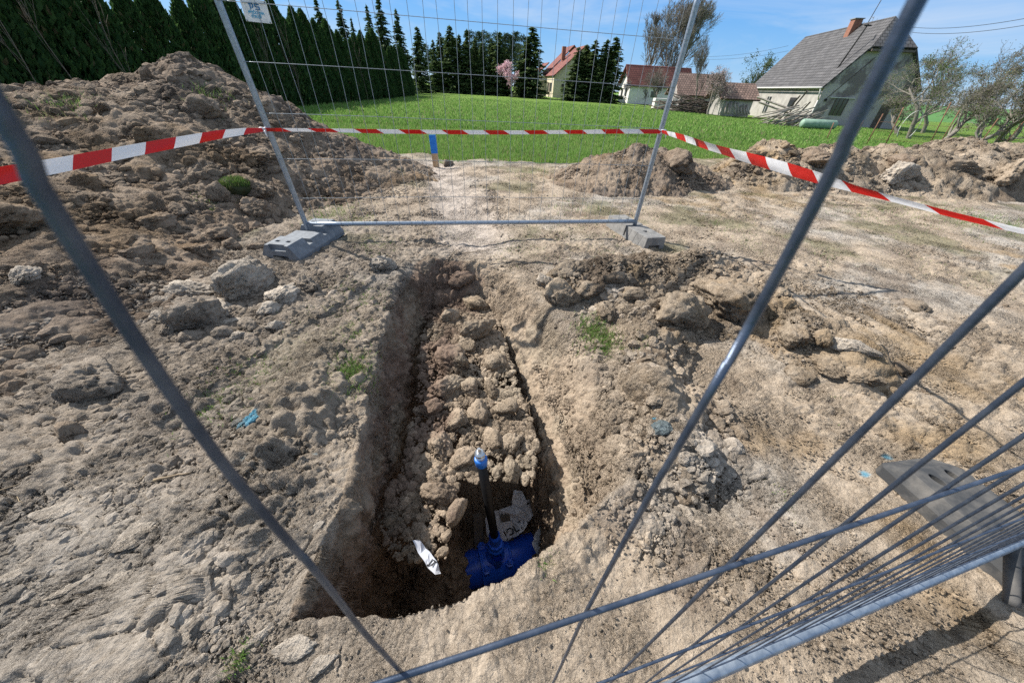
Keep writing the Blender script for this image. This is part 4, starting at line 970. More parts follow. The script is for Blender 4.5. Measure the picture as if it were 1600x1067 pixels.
# weeds on the bare soil
wx, wy, wc, wh = [], [], [], []
def tuft(px, py, rpx, n, h=.04, dry=.3):
    n = int(n*1.9); rpx *= 1.15
    p = hit(px, py); D = (p-EYE).dot(FW); r = rpx*D/FPX
    x = p.x+rg.normal(size=n)*r*.5; y = p.y+rg.normal(size=n)*r*.7; wx.append(x); wy.append(y); wc.append(fcol(n, dry)*.85); wh.append(rg.uniform(.3, 1, n)*h)
for a in [(395, 590, 55, 900, .035), (350, 625, 30, 350, .03), (420, 560, 30, 250, .03), (560, 580, 26, 500, .055), (540, 600, 20, 250, .05), (545, 520, 26, 350, .04), (575, 470, 30, 300, .035), (520, 480, 40, 350, .03), (590, 385, 30, 260, .04), (555, 450, 30, 250, .035),
          (520, 333, 28, 300, .06), (500, 345, 20, 150, .05), (565, 345, 30, 150, .05), (930, 525, 26, 700, .06), (950, 545, 18, 300, .05), (990, 530, 16, 120, .04), (870, 465, 14, 120, .03), (375, 1030, 14, 90, .03), (432, 635, 14, 90, .03), (850, 880, 14, 90, .03), (875, 885, 10, 50, .03), (1225, 780, 20, 30, .02),
          (330, 150, 26, 200, .08), (110, 165, 30, 160, .09), (345, 320, 26, 260, .04), (1480, 340, 60, 400, .05), (1560, 345, 60, 500, .06), (1300, 330, 60, 250, .04), (1400, 345, 60, 280, .04), (1150, 340, 60, 220, .04), (900, 325, 50, 200, .05), (835, 270, 40, 220, .07), (1000, 330, 60, 220, .04), (1130, 350, 40, 120, .04), (860, 370, 60, 220, .035), (930, 385, 60, 260, .03),
          (1180, 385, 40, 160, .03), (1290, 400, 40, 120, .03), (1590, 360, 40, 260, .05), (800, 390, 40, 160, .03), (700, 372, 40, 80, .03), (1470, 425, 60, 160, .03), (1320, 610, 50, 40, .02)]: tuft(*a)
x, y, h = np.concatenate(wx), np.concatenate(wy), np.concatenate(wh); k = trench(x, y)[1] < .15; x, y, h, c = x[k], y[k], h[k], np.concatenate(wc)[k]
blades('weeds', x, y, surf(x, y)-.004, h, .0022+h*.05, c, 5, 'thin tufts of weeds and grass growing on the bare soil', lean=.9)
# wild sod lying on the big heap
p = hit(372, 297); n = 1500; a = rg.uniform(0, 2*math.pi, n); r = np.sqrt(rg.uniform(0, 1, n)); x = p.x+r*np.cos(a)*.17; y = p.y+r*np.sin(a)*.14
A = Acc(); V, F = ICO[4]; V = V*np.array([.18, .14, .10]); V = V*(1+.25*fbm(V[:, 0]*12, V[:, 1]*12, V[:, 2]*12, 3, 5))[:, None]; A.add(V, F, (.07, .08, .04)); sod = A.build('grass_sod', LEAF); sod.location = (p.x, p.y, p.z+.03)
q = np.sqrt(np.maximum(0, 1-r*r))
ob = blades('turf_blades', x-p.x, y-p.y, .085*q, rg.uniform(.02, .05, n), np.full(n, .006), fcol(n, .2)*.6, 6, None, lean=.8); ob.parent = sod
for k_ in ('label', 'category'):
    if k_ in ob: del ob[k_]
tag(sod, 'round dark green grass sod lying on the slope of the large heap', 'sod')
# straws and twigs lying about
TWIG = mat('dry_twig', (.17, .12, .075), (.40, .31, .19), .8, scale=3)
def stick(pts_px, r, label, flat=0):
    P = [hit(*q)+Vector((0, 0, r*1.2+.004)) for q in pts_px]; P2 = []
    for a, b in zip(P, P[1:]):
        for t in (0, .33, .66): P2.append(a.lerp(b, t)+Vector((rg.normal()*.003, rg.normal()*.003, .004*math.sin(t*3))))
    P2.append(P[-1]); c = P2[0].copy(); A = Acc(); A.tube([tuple(p-c) for p in P2], np.linspace(r, r*.4, len(P2)), 6); o = A.build('dry_twig', TWIG); o.location = c
    if flat: o.scale = (1, 1, .5)
    return tag(o, label, 'twig', 'dry twigs and straws on the ground')
for pp, r, lb in [([(245, 752), (275, 745), (300, 741)], .006, 'pale split straw lying left of the near wire'), ([(156, 675), (175, 650), (190, 628)], .002, 'thin straw slanting up beside the small upright chunk'),
                  ([(220, 752), (240, 738), (258, 727)], .003, 'dark short twig above the pale split straw'), ([(300, 770), (320, 762), (335, 756)], .003, 'short grey twig right of the pale split straw'),
                  ([(0, 770), (25, 762), (40, 755)], .0025, 'thin twig at the left edge, lowest of the three there'), ([(5, 725), (35, 722), (60, 716)], .003, 'crooked dark twig at the left edge, uppermost of the three there'),
                  ([(25, 768), (32, 782), (38, 790)], .002, 'bent straw at the left edge between two twigs'), ([(453, 655), (470, 672), (482, 684)], .002, 'fine pale straw hanging over the left trench lip'),
                  ([(700, 400), (770, 392), (800, 388)], .003, 'long thin root lying at the far end of the trench'), ([(1310, 690), (1335, 700)], .002, 'tiny straw on the bare soil right of the trench')]:
    stick(pp, r, lb)

# ------------------------------------------------------------------ trees
def quads(P, U_, W_, cols):                     # centre, half vectors
    n = len(P); V = np.stack([P-U_, P+W_*.8-U_*.1, P+U_, P-W_*.8+U_*.1], 1).reshape(-1, 3); return V, np.arange(n*4).reshape(n, 4), np.repeat(cols, 4, 0)
def rnd_unit(n): v = rg.normal(size=(n, 3)); return v/np.linalg.norm(v, axis=1, keepdims=True)
def thuja(seed, n=7000):                        # unit height 1, half width .2
    global rg; rg = np.random.default_rng(seed)
    t = rg.uniform(0, 1, n)**.85; a = rg.uniform(0, 2*math.pi, n)
    prof = .22*np.clip(1-t, 0, 1)**.72*np.clip(.80+t*1.2, 0, 1)
    lump = 1+.22*fbm(np.cos(a)*2+seed, np.sin(a)*2, t*7, 3, seed); dep = 1-.45*rg.uniform(0, 1, n)**2.2
    r = prof*lump*dep; P = np.stack([r*np.cos(a), r*np.sin(a), t], 1)
    up = np.stack([np.cos(a)*.28, np.sin(a)*.28, np.ones(n)], 1)+rg.normal(size=(n, 3))*.22; up /= np.linalg.norm(up, axis=1, keepdims=True)
    L_ = rg.uniform(.014, .034, n)[:, None]; sd_ = np.cross(up, rnd_unit(n)); sd_ /= np.linalg.norm(sd_, axis=1, keepdims=True)
    c = np.array([[.022, .060, .020]])*(1-(q := rg.uniform(0, 1, (n, 1))))+np.array([[.065, .12, .036]])*q
    k = rg.uniform(0, 1, n) < .04; c[k] = (.12, .10, .05)
    return quads(P, up*L_, sd_*L_*.42, c)
def spruce(seed, n_w=38, top=.0, wid=.23, col0=(.040, .075, .032), col1=(.10, .15, .055), bare=.04, dens=1.15):
    global rg; rg = np.random.default_rng(seed); Ps, Us, Ws, Cs = [], [], [], []
    for w_ in range(n_w):
        t = bare+(1-bare)*(w_+rg.uniform(-.2, .2))/n_w; R_ = wid*(1-t)**(.85 if wid > .2 else .62)*rg.uniform(.72, 1.15)+.006; nb = int(6+5*(1-t))
        for b in range(nb):
            a = rg.uniform(0, 2*math.pi); Rb = R_*rg.uniform(.65, 1.12); m = int((8+34*Rb/wid)*dens)
            s_ = rg.uniform(.1, 1, m)**.8; droop = -.45*Rb*s_**1.2+.20*Rb*s_**3
            P = np.stack([np.cos(a)*Rb*s_, np.sin(a)*Rb*s_, t+droop], 1)+rg.normal(size=(m, 3))*np.array([.10, .10, .035])*Rb*(.3+s_)[:, None]
            dr = np.array([np.cos(a), np.sin(a), -.5])+rg.normal(size=(m, 3))*.45; dr /= np.linalg.norm(dr, axis=1, keepdims=True)
            sd_ = np.cross(dr, np.array([0, 0, 1.])+rg.normal(size=(m, 3))*.4); sd_ /= np.linalg.norm(sd_, axis=1, keepdims=True)
            l = rg.uniform(.013, .030, m)[:, None]; q = rg.uniform(0, 1, (m, 1)); Ps.append(P); Us.append(dr*l); Ws.append(sd_*l*.5); Cs.append(np.array([col0])*(1-q)+np.array([col1])*q)
    m = 60; t = rg.uniform(.9, 1.0, m); Ps.append(np.stack([rg.normal(size=m)*.004, rg.normal(size=m)*.004, t], 1)); u = np.array([0, 0, 1.])+rg.normal(size=(m, 3))*.5; Us.append(u*.012); Ws.append(rnd_unit(m)*.005); Cs.append(np.repeat([col1], m, 0))
    return quads(np.concatenate(Ps), np.concatenate(Us), np.concatenate(Ws), np.concatenate(Cs))
def pine(seed):
    global rg; rg = np.random.default_rng(seed); Ps, Us, Cs = [], [], []
    for k in range(46):
        t = rg.uniform(.48, 1.0); R_ = .14*(1-((t-.72)/.32)**2)+.02; a = rg.uniform(0, 6.28); c0 = np.array([np.cos(a)*R_*rg.uniform(.2, 1), np.sin(a)*R_*rg.uniform(.2, 1), t]); m = 70
        P = c0+rg.normal(size=(m, 3))*np.array([.030, .030, .014]); Ps.append(P); Us.append(rnd_unit(m)*.013); q = rg.uniform(0, 1, (m, 1)); Cs.append(np.array([[.022, .045, .022]])*(1-q)+np.array([[.055, .085, .035]])*q)
    P = np.concatenate(Ps); U_ = np.concatenate(Us); return quads(P, U_, np.cross(U_, rnd_unit(len(P)))*.6, np.concatenate(Cs))
def trunk_np(h, r0, r1=.2, n=7, wob=.01, seed=0):
    r_ = random.Random(seed); return tube_np([(r_.uniform(-wob, wob)*h if 0 < i < 8 else 0, r_.uniform(-wob, wob)*h if 0 < i < 8 else 0, h*i/8) for i in range(9)], np.linspace(r0, r0*r1, 9), n)
PROTO = {}
def make_tree(kind, name, seed, mk, trunk, bark):
    o = bpy.data.objects.new(name, None)
    me = np_mesh(name+'_crown', *mk(seed)); me.materials.append(LEAF); V, F = trunk; tm = np_mesh(name+'_trunk', *(lambda v, f: (v, f))(V, F), None, True) if not (F[:, 2] == F[:, 3]).any() else None
    if tm is None:
        A = Acc(); A.add(V, F); t = A.build('trunk', bark); tm = t.data; bpy.data.objects.remove(t)
    PROTO.setdefault(kind, []).append((name, me, tm))
def plant(kind, loc, h, wscale, label, cat, group=None, var=None, rz=None, lean=(0, 0)):
    v = PROTO[kind]; name, me, tm = v[(var if var is not None else random.randrange(len(v))) % len(v)]
    o = empty(name, loc, rz if rz is not None else random.uniform(0, 6.28), label, cat, group); o.scale = (h*wscale, h*wscale, h); o.rotation_euler = (lean[0], lean[1], o.rotation_euler[2])
    link('crown', me, None, o); link('trunk', tm, None, o); return o
random.seed(4)
for s_ in (1, 2, 3): make_tree('thuja', 'thuja', s_, thuja, trunk_np(.8, .02, .3), BARK)
for s_ in (11, 12, 13): make_tree('spruce', 'spruce_tree', s_, spruce, trunk_np(.97, .016, .1), BARK)
for s_ in (14, 15): make_tree('slim', 'spruce_tree', s_, lambda s: spruce(s, 40, 0, .185, (.050, .090, .030), (.14, .19, .065), .01, 1.35), trunk_np(.97, .014, .1), BARK)
for s_ in (21, 22): make_tree('pine', 'pine_tree', s_, pine, trunk_np(.96, .012, .3), BARK)
k = 0
y_ = 3.0
while y_ < 48:
    x_ = -12.4-.9*(y_/48)+random.uniform(-.15, .15)
    plant('thuja', (x_, y_, field_z(np.array([x_]), np.array([y_]))[0]-.05), random.uniform(3.5, 4.4)+(.5 if random.random() < .12 else 0), random.uniform(1.15, 1.4), 'dark green columnar thuja in the tall hedge row left of the field', 'thuja', 'thujas of the hedge row')
    y_ += random.uniform(.95, 1.15); k += 1
def place(px, pyb, Y): p = aty(px, pyb, Y); p.z = float(field_z(np.array([p.x]), np.array([p.y]))[0])-.03; return p
def hgt(px, pyt, Y, base): return aty(px, pyt, Y).z-base.z
# spruces rising behind the hedge (pixel of the top, distance)
for px, pyt, Y, wsc, lb in ((492, -2, 44, 1.0, 'tall spruce behind the hedge, leftmost of those rising above it'), (527, 0, 46, 1.0, 'tall spruce behind the hedge, second from the left'), (548, 28, 50, .8, 'shorter spruce behind the hedge between two taller ones'),
                            (572, 8, 50, .95, 'slim tall spruce behind the hedge, left of the densest one'), (590, -4, 53, 1.15, 'densest and tallest spruce behind the hedge end'), (618, 15, 56, 1.1, 'sparse spruce just right of the tallest one'), (651, 42, 60, 1.3, 'spruce at the far end of the hedge with a broad pointed crown')):
    tp_ = aty(px, pyt, Y); bx = tp_.x; b = Vector((bx, Y, -.05)); plant('spruce' if wsc != 1.3 else 'slim', b, tp_.z-b.z, wsc, lb, 'spruce', 'spruces beyond the hedge')
# row of conifers at the far end of the field
for i, (px, pyt, Y, wsc) in enumerate(((676, 62, 66, 1.0), (686, 50, 68, 1.0), (702, 40, 66, 1.25), (717, 54, 67, 1.0), (729, 46, 66, 1.15), (742, 60, 67, 1.1), (753, 66, 66, 1.0), (768, 60, 66, 1.1), (781, 50, 65, 1.25), (792, 78, 66, 1.1), (812, 96, 66, 1.1), (832, 42, 63, 1.65),
                                        (905, 74, 58, 1.6), (918, 70, 59, 1.5), (932, 62, 58, 1.55), (950, 62, 58, 1.45), (964, 58, 58, 1.5), (941, 90, 57, 1.3))):
    tp_ = aty(px, pyt, Y); b = Vector((tp_.x, Y, -.05)); D_ = (tp_-EYE).dot(FW)
    plant('slim', b, tp_.z-b.z, wsc*1.15, 'dense narrow conifer in the group right of the cream house' if px > 880 else 'bushy conifer standing in the row at the far end of the field' if px != 832 else 'broadest conifer of the far row, left of the cream house', 'conifer', 'conifers right of the cream house' if px > 880 else 'conifers at the far end of the field')
for px, pyt in ((728, 66), (742, 70), (752, 72), (764, 70), (776, 68), (788, 72), (800, 70), (812, 74), (697, 66), (710, 64), (664, 70), (672, 78), (736, 50), (748, 52), (757, 50), (765, 55), (774, 52), (790, 54), (797, 57), (806, 52), (815, 56), (823, 60), (693, 60), (712, 62)):
    Y = random.uniform(80, 90); tp_ = aty(px, pyt, Y); b = Vector((tp_.x, Y, -.05)); plant('pine', b, tp_.z-b.z, 1.0, 'slender pine with bare trunk behind the far conifer row', 'pine', 'pines behind the conifer row')

def branches(seed, h, r0, levels=4, spread=.9, nchild=6, lean=(0, 0), first=.25, up=.25, crook=.18, shrink=.62, min_r=.006, cont=True):
    r_ = random.Random(seed); out = []; tips = []
    def grow(p, d, ln, r, lev):
        k = 6 if lev < 2 else 4; pts = [p.copy()]; rr = [r]; q = p.copy(); dd = d.copy()
        for i in range(k):
            dd = (dd+Vector((r_.gauss(0, crook), r_.gauss(0, crook), r_.gauss(0, crook*.6)+up*.12))).normalized(); q = q+dd*(ln/k); pts.append(q.copy()); rr.append(max(min_r, r*(1-.75*(i+1)/k)))
        out.append((pts, rr, lev))
        if lev >= levels: tips.extend(pts[1:]); return
        nc = nchild if lev else nchild+3
        for j in range(nc):
            t = r_.uniform(first if lev == 0 else .2, 1.0); i = min(k-1, int(t*k)); f = t*k-i; bp = pts[i].lerp(pts[i+1], min(1, f)); a = r_.uniform(0, 2*math.pi)
            ax = dd.orthogonal().normalized(); ax.rotate(Matrix.Rotation(a, 3, d)); nd = (d*.75+ax*spread*r_.uniform(.6, 1.2)+Vector((0, 0, up))).normalized()
            grow(bp, nd, ln*shrink*r_.uniform(.6, 1.15)*(1.15-.45*t), max(min_r, rr[i]*.55), lev+1)
    grow(Vector((0, 0, 0)), Vector((lean[0], lean[1], 1)).normalized(), h, r0, 0); return out, tips
def bare(name, loc, h, r0, label, cat, bark=BARKG, leaf=None, nleaf=0, ls=.03, group=None, **kw):
    out, tips = branches(h=h, r0=r0, **kw); o = empty(name, loc, 0, label, cat, group)
    A, B = Acc(), Acc()
    for pts, rr, lev in out: (A if lev == 0 else B).tube([tuple(p) for p in pts], rr, 7 if lev == 0 else (5 if lev == 1 else 3), None, False)
    A.build('trunk', bark, o); B.build('crown', bark, o)
    if leaf is not None and nleaf:
        r2 = np.random.default_rng(kw['seed']); T_ = np.array([t[:] for t in tips]); pk = T_[r2.integers(0, len(T_), nleaf)]+r2.normal(size=(nleaf, 3))*ls*1.6; u = r2.normal(size=(nleaf, 3)); u /= np.linalg.norm(u, axis=1, keepdims=True); v = np.cross(u, r2.normal(size=(nleaf, 3))); v /= np.linalg.norm(v, axis=1, keepdims=True)
        c = np.array([leaf[0]])*(1-(q := r2.uniform(0, 1, (nleaf, 1))))+np.array([leaf[1]])*q; link('blossom' if leaf[0][0] > .3 else 'foliage', np_mesh('leaves', *quads(pk, u*ls, v*ls*.8, c)), LEAF, o)
    return o
GRN = ((.07, .12, .03), (.16, .22, .07)); PNK = ((.62, .36, .42), (.78, .60, .64)); PNK2 = ((.50, .36, .36), (.66, .54, .52)); OLV = ((.09, .11, .045), (.20, .20, .09))
b = place(1033, 150, 76); bare('bare_tree', b, 11.5, .33, 'very tall bare tree behind the white house with the red roof', 'tree', seed=3, levels=4, nchild=8, spread=.60, up=.30, first=.12, shrink=.62, min_r=.017)
b = place(1000, 150, 78); bare('bare_tree', b, 11.5, .28, 'slimmer bare tree just left of the very tall one', 'tree', seed=8, levels=4, nchild=7, spread=.6, up=.35, first=.12, shrink=.6, min_r=.016)
b = place(1052, 150, 80); bare('bare_tree', b, 10.5, .25, 'broad bare tree just right of the very tall one', 'tree', seed=9, levels=4, nchild=7, spread=.7, up=.3, first=.12, shrink=.64, min_r=.016)
b = place(1029, 158, 55); bare('bare_tree', b, 2.4, .22, 'low pruned bare tree with a stout trunk in front of the white house', 'tree', seed=5, levels=3, nchild=8, spread=1.1, up=.3, first=.45, shrink=.85, min_r=.011)
b = place(801, 153, 61); bare('blossom_tree', b, 3.4, .1, 'small tree covered in bright pink blossom in the far conifer row', 'tree', leaf=PNK, nleaf=2600, ls=.09, seed=12, levels=3, nchild=6, spread=.8, up=.4)
b = place(873, 152, 74); bare('blossom_tree', b, 3.0, .08, 'thin pale pink blossoming tree in front of the cream house wall', 'tree', leaf=PNK2, nleaf=380, ls=.06, seed=13, levels=3, nchild=5, spread=.8, up=.4, min_r=.01)
b = place(975, 162, 56); bare('shrub', b, 1.9, .05, 'small rosy bare shrub at the left corner of the white house', 'shrub', leaf=PNK2, nleaf=350, ls=.05, seed=14, levels=3, nchild=6, spread=.9, up=.4, min_r=.008)
b = place(1008, 160, 56); bare('shrub', b, 1.5, .04, 'small dark bare shrub in front of the white house wall', 'shrub', seed=15, levels=3, nchild=6, spread=.9, up=.4, min_r=.008)
b = place(1108, 172, 44); bare('blossom_tree', b, 2.6, .12, 'wide pale pink blossoming tree in front of the tiled sheds', 'tree', leaf=PNK2, nleaf=2600, ls=.045, seed=16, levels=4, nchild=6, spread=1.2, up=.25, min_r=.008, shrink=.72)
b = place(1095, 150, 47); bare('bare_tree', b, 4.4, .09, 'bare tree with long upright shoots behind the pale pink tree', 'tree', seed=17, levels=3, nchild=8, spread=.5, up=.7, min_r=.010)
b = place(1165, 160, 70); bare('fruit_tree', b, 5.2, .15, 'leafing green tree rising behind the left end of the grey roof', 'tree', leaf=((.05, .08, .03), (.11, .15, .06)), nleaf=2200, ls=.10, seed=18, levels=3, nchild=7, spread=.9, up=.3)
b = place(1310, 130, 66); bare('bare_tree', b, 8.2, .2, 'bare crown showing above the grey roof by the chimney', 'tree', seed=19, levels=4, nchild=6, spread=.9, up=.3, min_r=.018)
# leafing fruit trees at the right, blown to one side
for i, (px, py, Y, h, ln, lb, nl) in enumerate(((1425, 208, 27, 3.8, (-.25, 0), 'leaning leafing tree right beside the grey house gable', 2600), (1475, 212, 22, 2.7, (.25, -.1), 'crooked grey fruit tree right of the grey house, trunk leaning right', 1800),
                                               (1520, 214, 20, 2.6, (.5, 0), 'pale trunked fruit tree leaning strongly right', 1700), (1575, 205, 21, 3.1, (-.1, 0), 'leafing fruit tree at the right edge of the picture', 2200),
                                               (1450, 195, 34, 4.2, (0, 0), 'taller olive green tree behind the leaning fruit trees', 2400), (1540, 190, 36, 4.6, (.1, 0), 'olive green tree behind, nearest the power line', 2400), (1405, 205, 30, 2.2, (-.2, 0), 'low twiggy bush against the grey gable wall', 900), (1595, 200, 30, 3.6, (0, 0), 'dense twiggy tree cut by the right edge', 1600))):
    b = place(px, py, Y); bare('fruit_tree', b, h, .10+.01*h, lb, 'tree', leaf=OLV if i % 2 else GRN, nleaf=nl, ls=.034 if Y < 30 else .045, seed=30+i, levels=4, nchild=6, spread=1.0, up=.22, first=.18, shrink=.66, min_r=.0055 if Y < 30 else .008, lean=ln, crook=.25)
# bare whips in front of the hedge
for i, (px, y_) in enumerate(((150, 9.5), (200, 10.5), (250, 12), (400, 19), (432, 21), (525, 30))):
    x_ = -11.3; z_ = -.02; bare('sapling', Vector((x_, y_, z_)), 3.4, .014, 'thin bare sapling standing in front of the thuja hedge', 'sapling', bark=BARK, seed=60+i, levels=2, nchild=5, spread=.5, up=.6, min_r=.004, group='bare saplings before the hedge', crook=.06, shrink=.35)

# ------------------------------------------------------------------ houses
def tiles(name, c0, c1, bw, bh, c2=None):
    m, nt, b = mat_base(name); b.inputs['Roughness'].default_value = .85
    uv = N(nt, 'ShaderNodeUVMap'); uv.uv_map = 'UVMap'; br = N(nt, 'ShaderNodeTexBrick'); br.inputs['Scale'].default_value = 1; br.inputs['Brick Width'].default_value = bw; br.inputs['Row Height'].default_value = bh; br.inputs['Mortar Size'].default_value = bh*.12; br.inputs['Mortar Smooth'].default_value = .6
    br.inputs['Color1'].default_value = (*c0, 1); br.inputs['Color2'].default_value = (*c1, 1); br.inputs['Mortar'].default_value = (c0[0]*.35, c0[1]*.35, c0[2]*.35, 1); nt.links.new(uv.outputs[0], br.inputs[0])
    n = _noise(nt, .9, 6, .7); r = _ramp(nt, n.outputs[0], .35, (.72, .72, .72), .68, (1.25, 1.25, 1.25)); c = _mix(nt, 1, br.outputs['Color'], r.outputs[0], 'MULTIPLY')
    nt.links.new(c.outputs[0], b.inputs['Base Color']); w_ = N(nt, 'ShaderNodeTexWave'); w_.bands_direction = 'Y'; w_.wave_profile = 'SAW'; w_.inputs['Scale'].default_value = 1/bh/ (2*math.pi)*2*math.pi/ (2*math.pi)*2*math.pi/ (1) *.159; nt.links.new(uv.outputs[0], w_.inputs[0])
    _bump(nt, b, br.outputs['Fac'], .6, -.03); return m
T_GREY = tiles('grey_roof_tiles', (.078, .076, .080), (.118, .114, .118), .34, .30); T_RED = tiles('red_roof_tiles', (.21, .065, .052), (.27, .09, .07), .3, .34); T_BRN = tiles('brown_roof_tiles', (.20, .13, .105), (.30, .20, .16), .3, .32)
CREAM = mat('cream_plaster', (.55, .46, .33), (.62, .54, .40), .9, scale=2); WHITE = mat('white_plaster', (.62, .60, .56), (.74, .72, .68), .9, scale=2)
OLDW = mat('patchy_old_plaster', (.185, .155, .155), (.42, .385, .375), .95, scale=.55, bump=.6, bd=.02, bscale=6, p0=.44, p1=.52, detail=10); OLDL = mat('old_cream_plaster', (.27, .255, .235), (.42, .40, .37), .9, scale=1.1)
GLASS = mat('dark_window_glass', (.03, .035, .04), rough=.1, spec=.8); FRAME = mat('white_window_frame', (.55, .54, .52), rough=.6); WDARK = mat('dark_weathered_wood', (.07, .05, .04), (.16, .13, .11), .9, scale=8)
BRICK = mat('chimney_brick', (.20, .08, .055), (.31, .15, .10), .9, scale=9, bump=.4); GRMET = mat('green_painted_metal', (.16, .27, .20), (.28, .40, .32), .6, scale=3); RUST = mat('rusty_iron', (.13, .06, .035), (.24, .13, .08), .9, scale=20)
class House:
    def __init__(s, name, x, y, th, label, cat='house'):
        s.o = empty(name, (x, y, 0), 0, label, cat); s.e = Vector((math.cos(th), math.sin(th), 0)); s.n = Vector((s.e.y, -s.e.x, 0))
    def P(s, a, b, z): return s.e*a+s.n*b+Vector((0, 0, z))
    def quad_slab(s, name, pts, thick, m, uvs=None, parent=None):   # 4 pts (a,b,z) -> slab with thickness under it
        W = [s.P(*p) for p in pts]; nr = (W[1]-W[0]).cross(W[2]-W[0]).normalized()
        if nr.z < 0: nr = -nr
        V = W+[w-nr*thick for w in W]; k = len(W); bm = bmesh.new(); vs = [bm.verts.new(v) for v in V]; uvl = bm.loops.layers.uv.new('UVMap')
        f = bm.faces.new(vs[:k]); bm.faces.new(vs[k:][::-1])
        for i in range(k): bm.faces.new((vs[i], vs[i+k], vs[(i+1) % k+k], vs[(i+1) % k]))
        ax = (W[1]-W[0]).normalized(); ay = nr.cross(ax)
        for fc in bm.faces:
            for lp in fc.loops: lp[uvl].uv = ((lp.vert.co-W[0]).dot(ax), (lp.vert.co-W[0]).dot(ay))
        bmesh.ops.recalc_face_normals(bm, faces=bm.faces); return bm_link(name, bm, m, parent or s.o)
    def poly(s, name, pts, thick_dir, m, parent=None):             # extruded polygon
        W = [s.P(*p) for p in pts]; d = s.P(*thick_dir); bm = bmesh.new(); a = [bm.verts.new(v) for v in W]; b = [bm.verts.new(v+d) for v in W]; bm.faces.new(a); bm.faces.new(b[::-1])
        for i in range(len(a)): bm.faces.new((a[i], b[i], b[(i+1) % len(a)], a[(i+1) % len(a)]))
        bmesh.ops.recalc_face_normals(bm, faces=bm.faces); return bm_link(name, bm, m, parent or s.o)
    def box(s, name, a0, a1, b0, b1, z0, z1, m, parent=None): return s.poly(name, [(a0, b0, z0), (a1, b0, z0), (a1, b1, z0), (a0, b1, z0)], (0, 0, z1-z0), m, parent)
    def rod(s, name, p, q, r, m, parent=None):
        A = Acc(); A.tube([tuple(s.P(*p)), tuple(s.P(*q))], r, 7); return A.build(name, m, parent or s.o)
# old grey house: roof eave corner at (25.82, 37.64), ridge runs away from the camera
h = House('old_grey_house', 25.82, 37.64, 1.4455, 'derelict house with a grey tiled roof, brick chimney and patchy plaster gable on the right')
LL, WW, ze, zr, hb = 15.66, 7.79, 2.32, 7.11, 1.86
zw = ze+.3
wall_pts = [(.35, .35, -.6), (.35, WW-.35, -.6), (.35, WW-.35, zw), (.35, WW/2+1.5, zr-2.05), (.35, WW/2-1.5, zr-2.05), (.35, .35, zw)]
gw = h.poly('wall', wall_pts, (.3, 0, 0), OLDW)
h.box('wall', .65, LL-.35, .35, .65, -.6, zw, OLDL); h.box('wall', .65, LL-.35, WW-.65, WW-.35, -.6, zw, OLDW); h.poly('wall', [(p[0]+LL-1, p[1], p[2]) for p in wall_pts], (.3, 0, 0), OLDW)
sl = (zr-ze)/(WW/2); tq = .42
rf = h.quad_slab('roof', [(0, 0, ze), (LL, 0, ze), (LL, WW/2, zr), (hb, WW/2, zr), (0, WW/2*(1-tq), zr-sl*WW/2*tq)], .12, T_GREY)
h.quad_slab('roof', [(LL, WW, ze), (0, WW, ze), (0, WW-WW/2*(1-tq), zr-sl*WW/2*tq), (hb, WW/2, zr), (LL, WW/2, zr)], .12, T_GREY)
h.quad_slab('roof', [(-.15, WW/2*(1-tq), zr-sl*WW/2*tq-.06), (-.15, WW-WW/2*(1-tq), zr-sl*WW/2*tq-.06), (hb, WW/2, zr+.02)], .10, T_GREY)
h.box('soffit', -.15, .34, WW/2-1.6, WW/2+1.6, zr-sl*WW/2*tq-.35, zr-sl*WW/2*tq-.2, WDARK); h.box('soffit', .02, .34, WW-.9, WW-.05, ze+.0, ze+.12, WDARK)
ch = h.box('chimney', 5.9, 6.6, WW/2-.75, WW/2-.1, zr-1.0, zr+.30, BRICK, rf); h.box('chimney_cap', 5.82, 6.68, WW/2-.83, WW/2-.02, zr+.30, zr+.36, CONC, rf)
h.rod('antenna', (5.2, WW/2, zr-.2), (5.0, WW/2+.3, zr+3.4), .03, WDARK, rf); h.rod('stove_pipe', (1.2, 1.0, ze+.9), (1.35, 1.9, ze+4.2), .06, DARK, rf); h.rod('pipe_bracket', (1.2, 1.6, ze+4.1), (1.6, 2.3, ze+4.15), .05, DARK, rf)
h.rod('gutter', (-.1, -.08, ze-.05), (LL, -.08, ze-.05), .07, FRAME); h.rod('downpipe', (.1, -.05, ze-.1), (.3, .28, 1.4), .05, FRAME); h.rod('downpipe', (.3, .28, 1.4), (.3, .28, -.4), .05, FRAME)
wn = h.box('window', .31, .37, 1.7, 2.75, .35, 1.55, GLASS)
for a in (1.7, 2.02, 2.36, 2.68): h.box('window_bar', .27, .31, a, a+.05, .35, 1.55, WDARK, wn)
h.box('lintel', .22, .34, 1.2, 3.2, 1.6, 1.66, FRAME, wn)
h.box('door', .31, .36, 5.6, 6.4, -.4, 1.35, WDARK); w2 = h.box('window', 9.6, 10.5, .31, .37, .0, 1.5, GLASS); h.box('window_frame', 9.95, 10.02, .28, .31, .0, 1.5, FRAME, w2); h.box('window', 4.2, 5.4, .31, .37, .5, 1.5, GLASS)
h.rod('cable', (.34, .9, 1.5), (.34, 3.1, 4.4), .03, WDARK); h.box('meter_box', .26, .34, .8, 1.0, 1.35, 1.5, DARK)
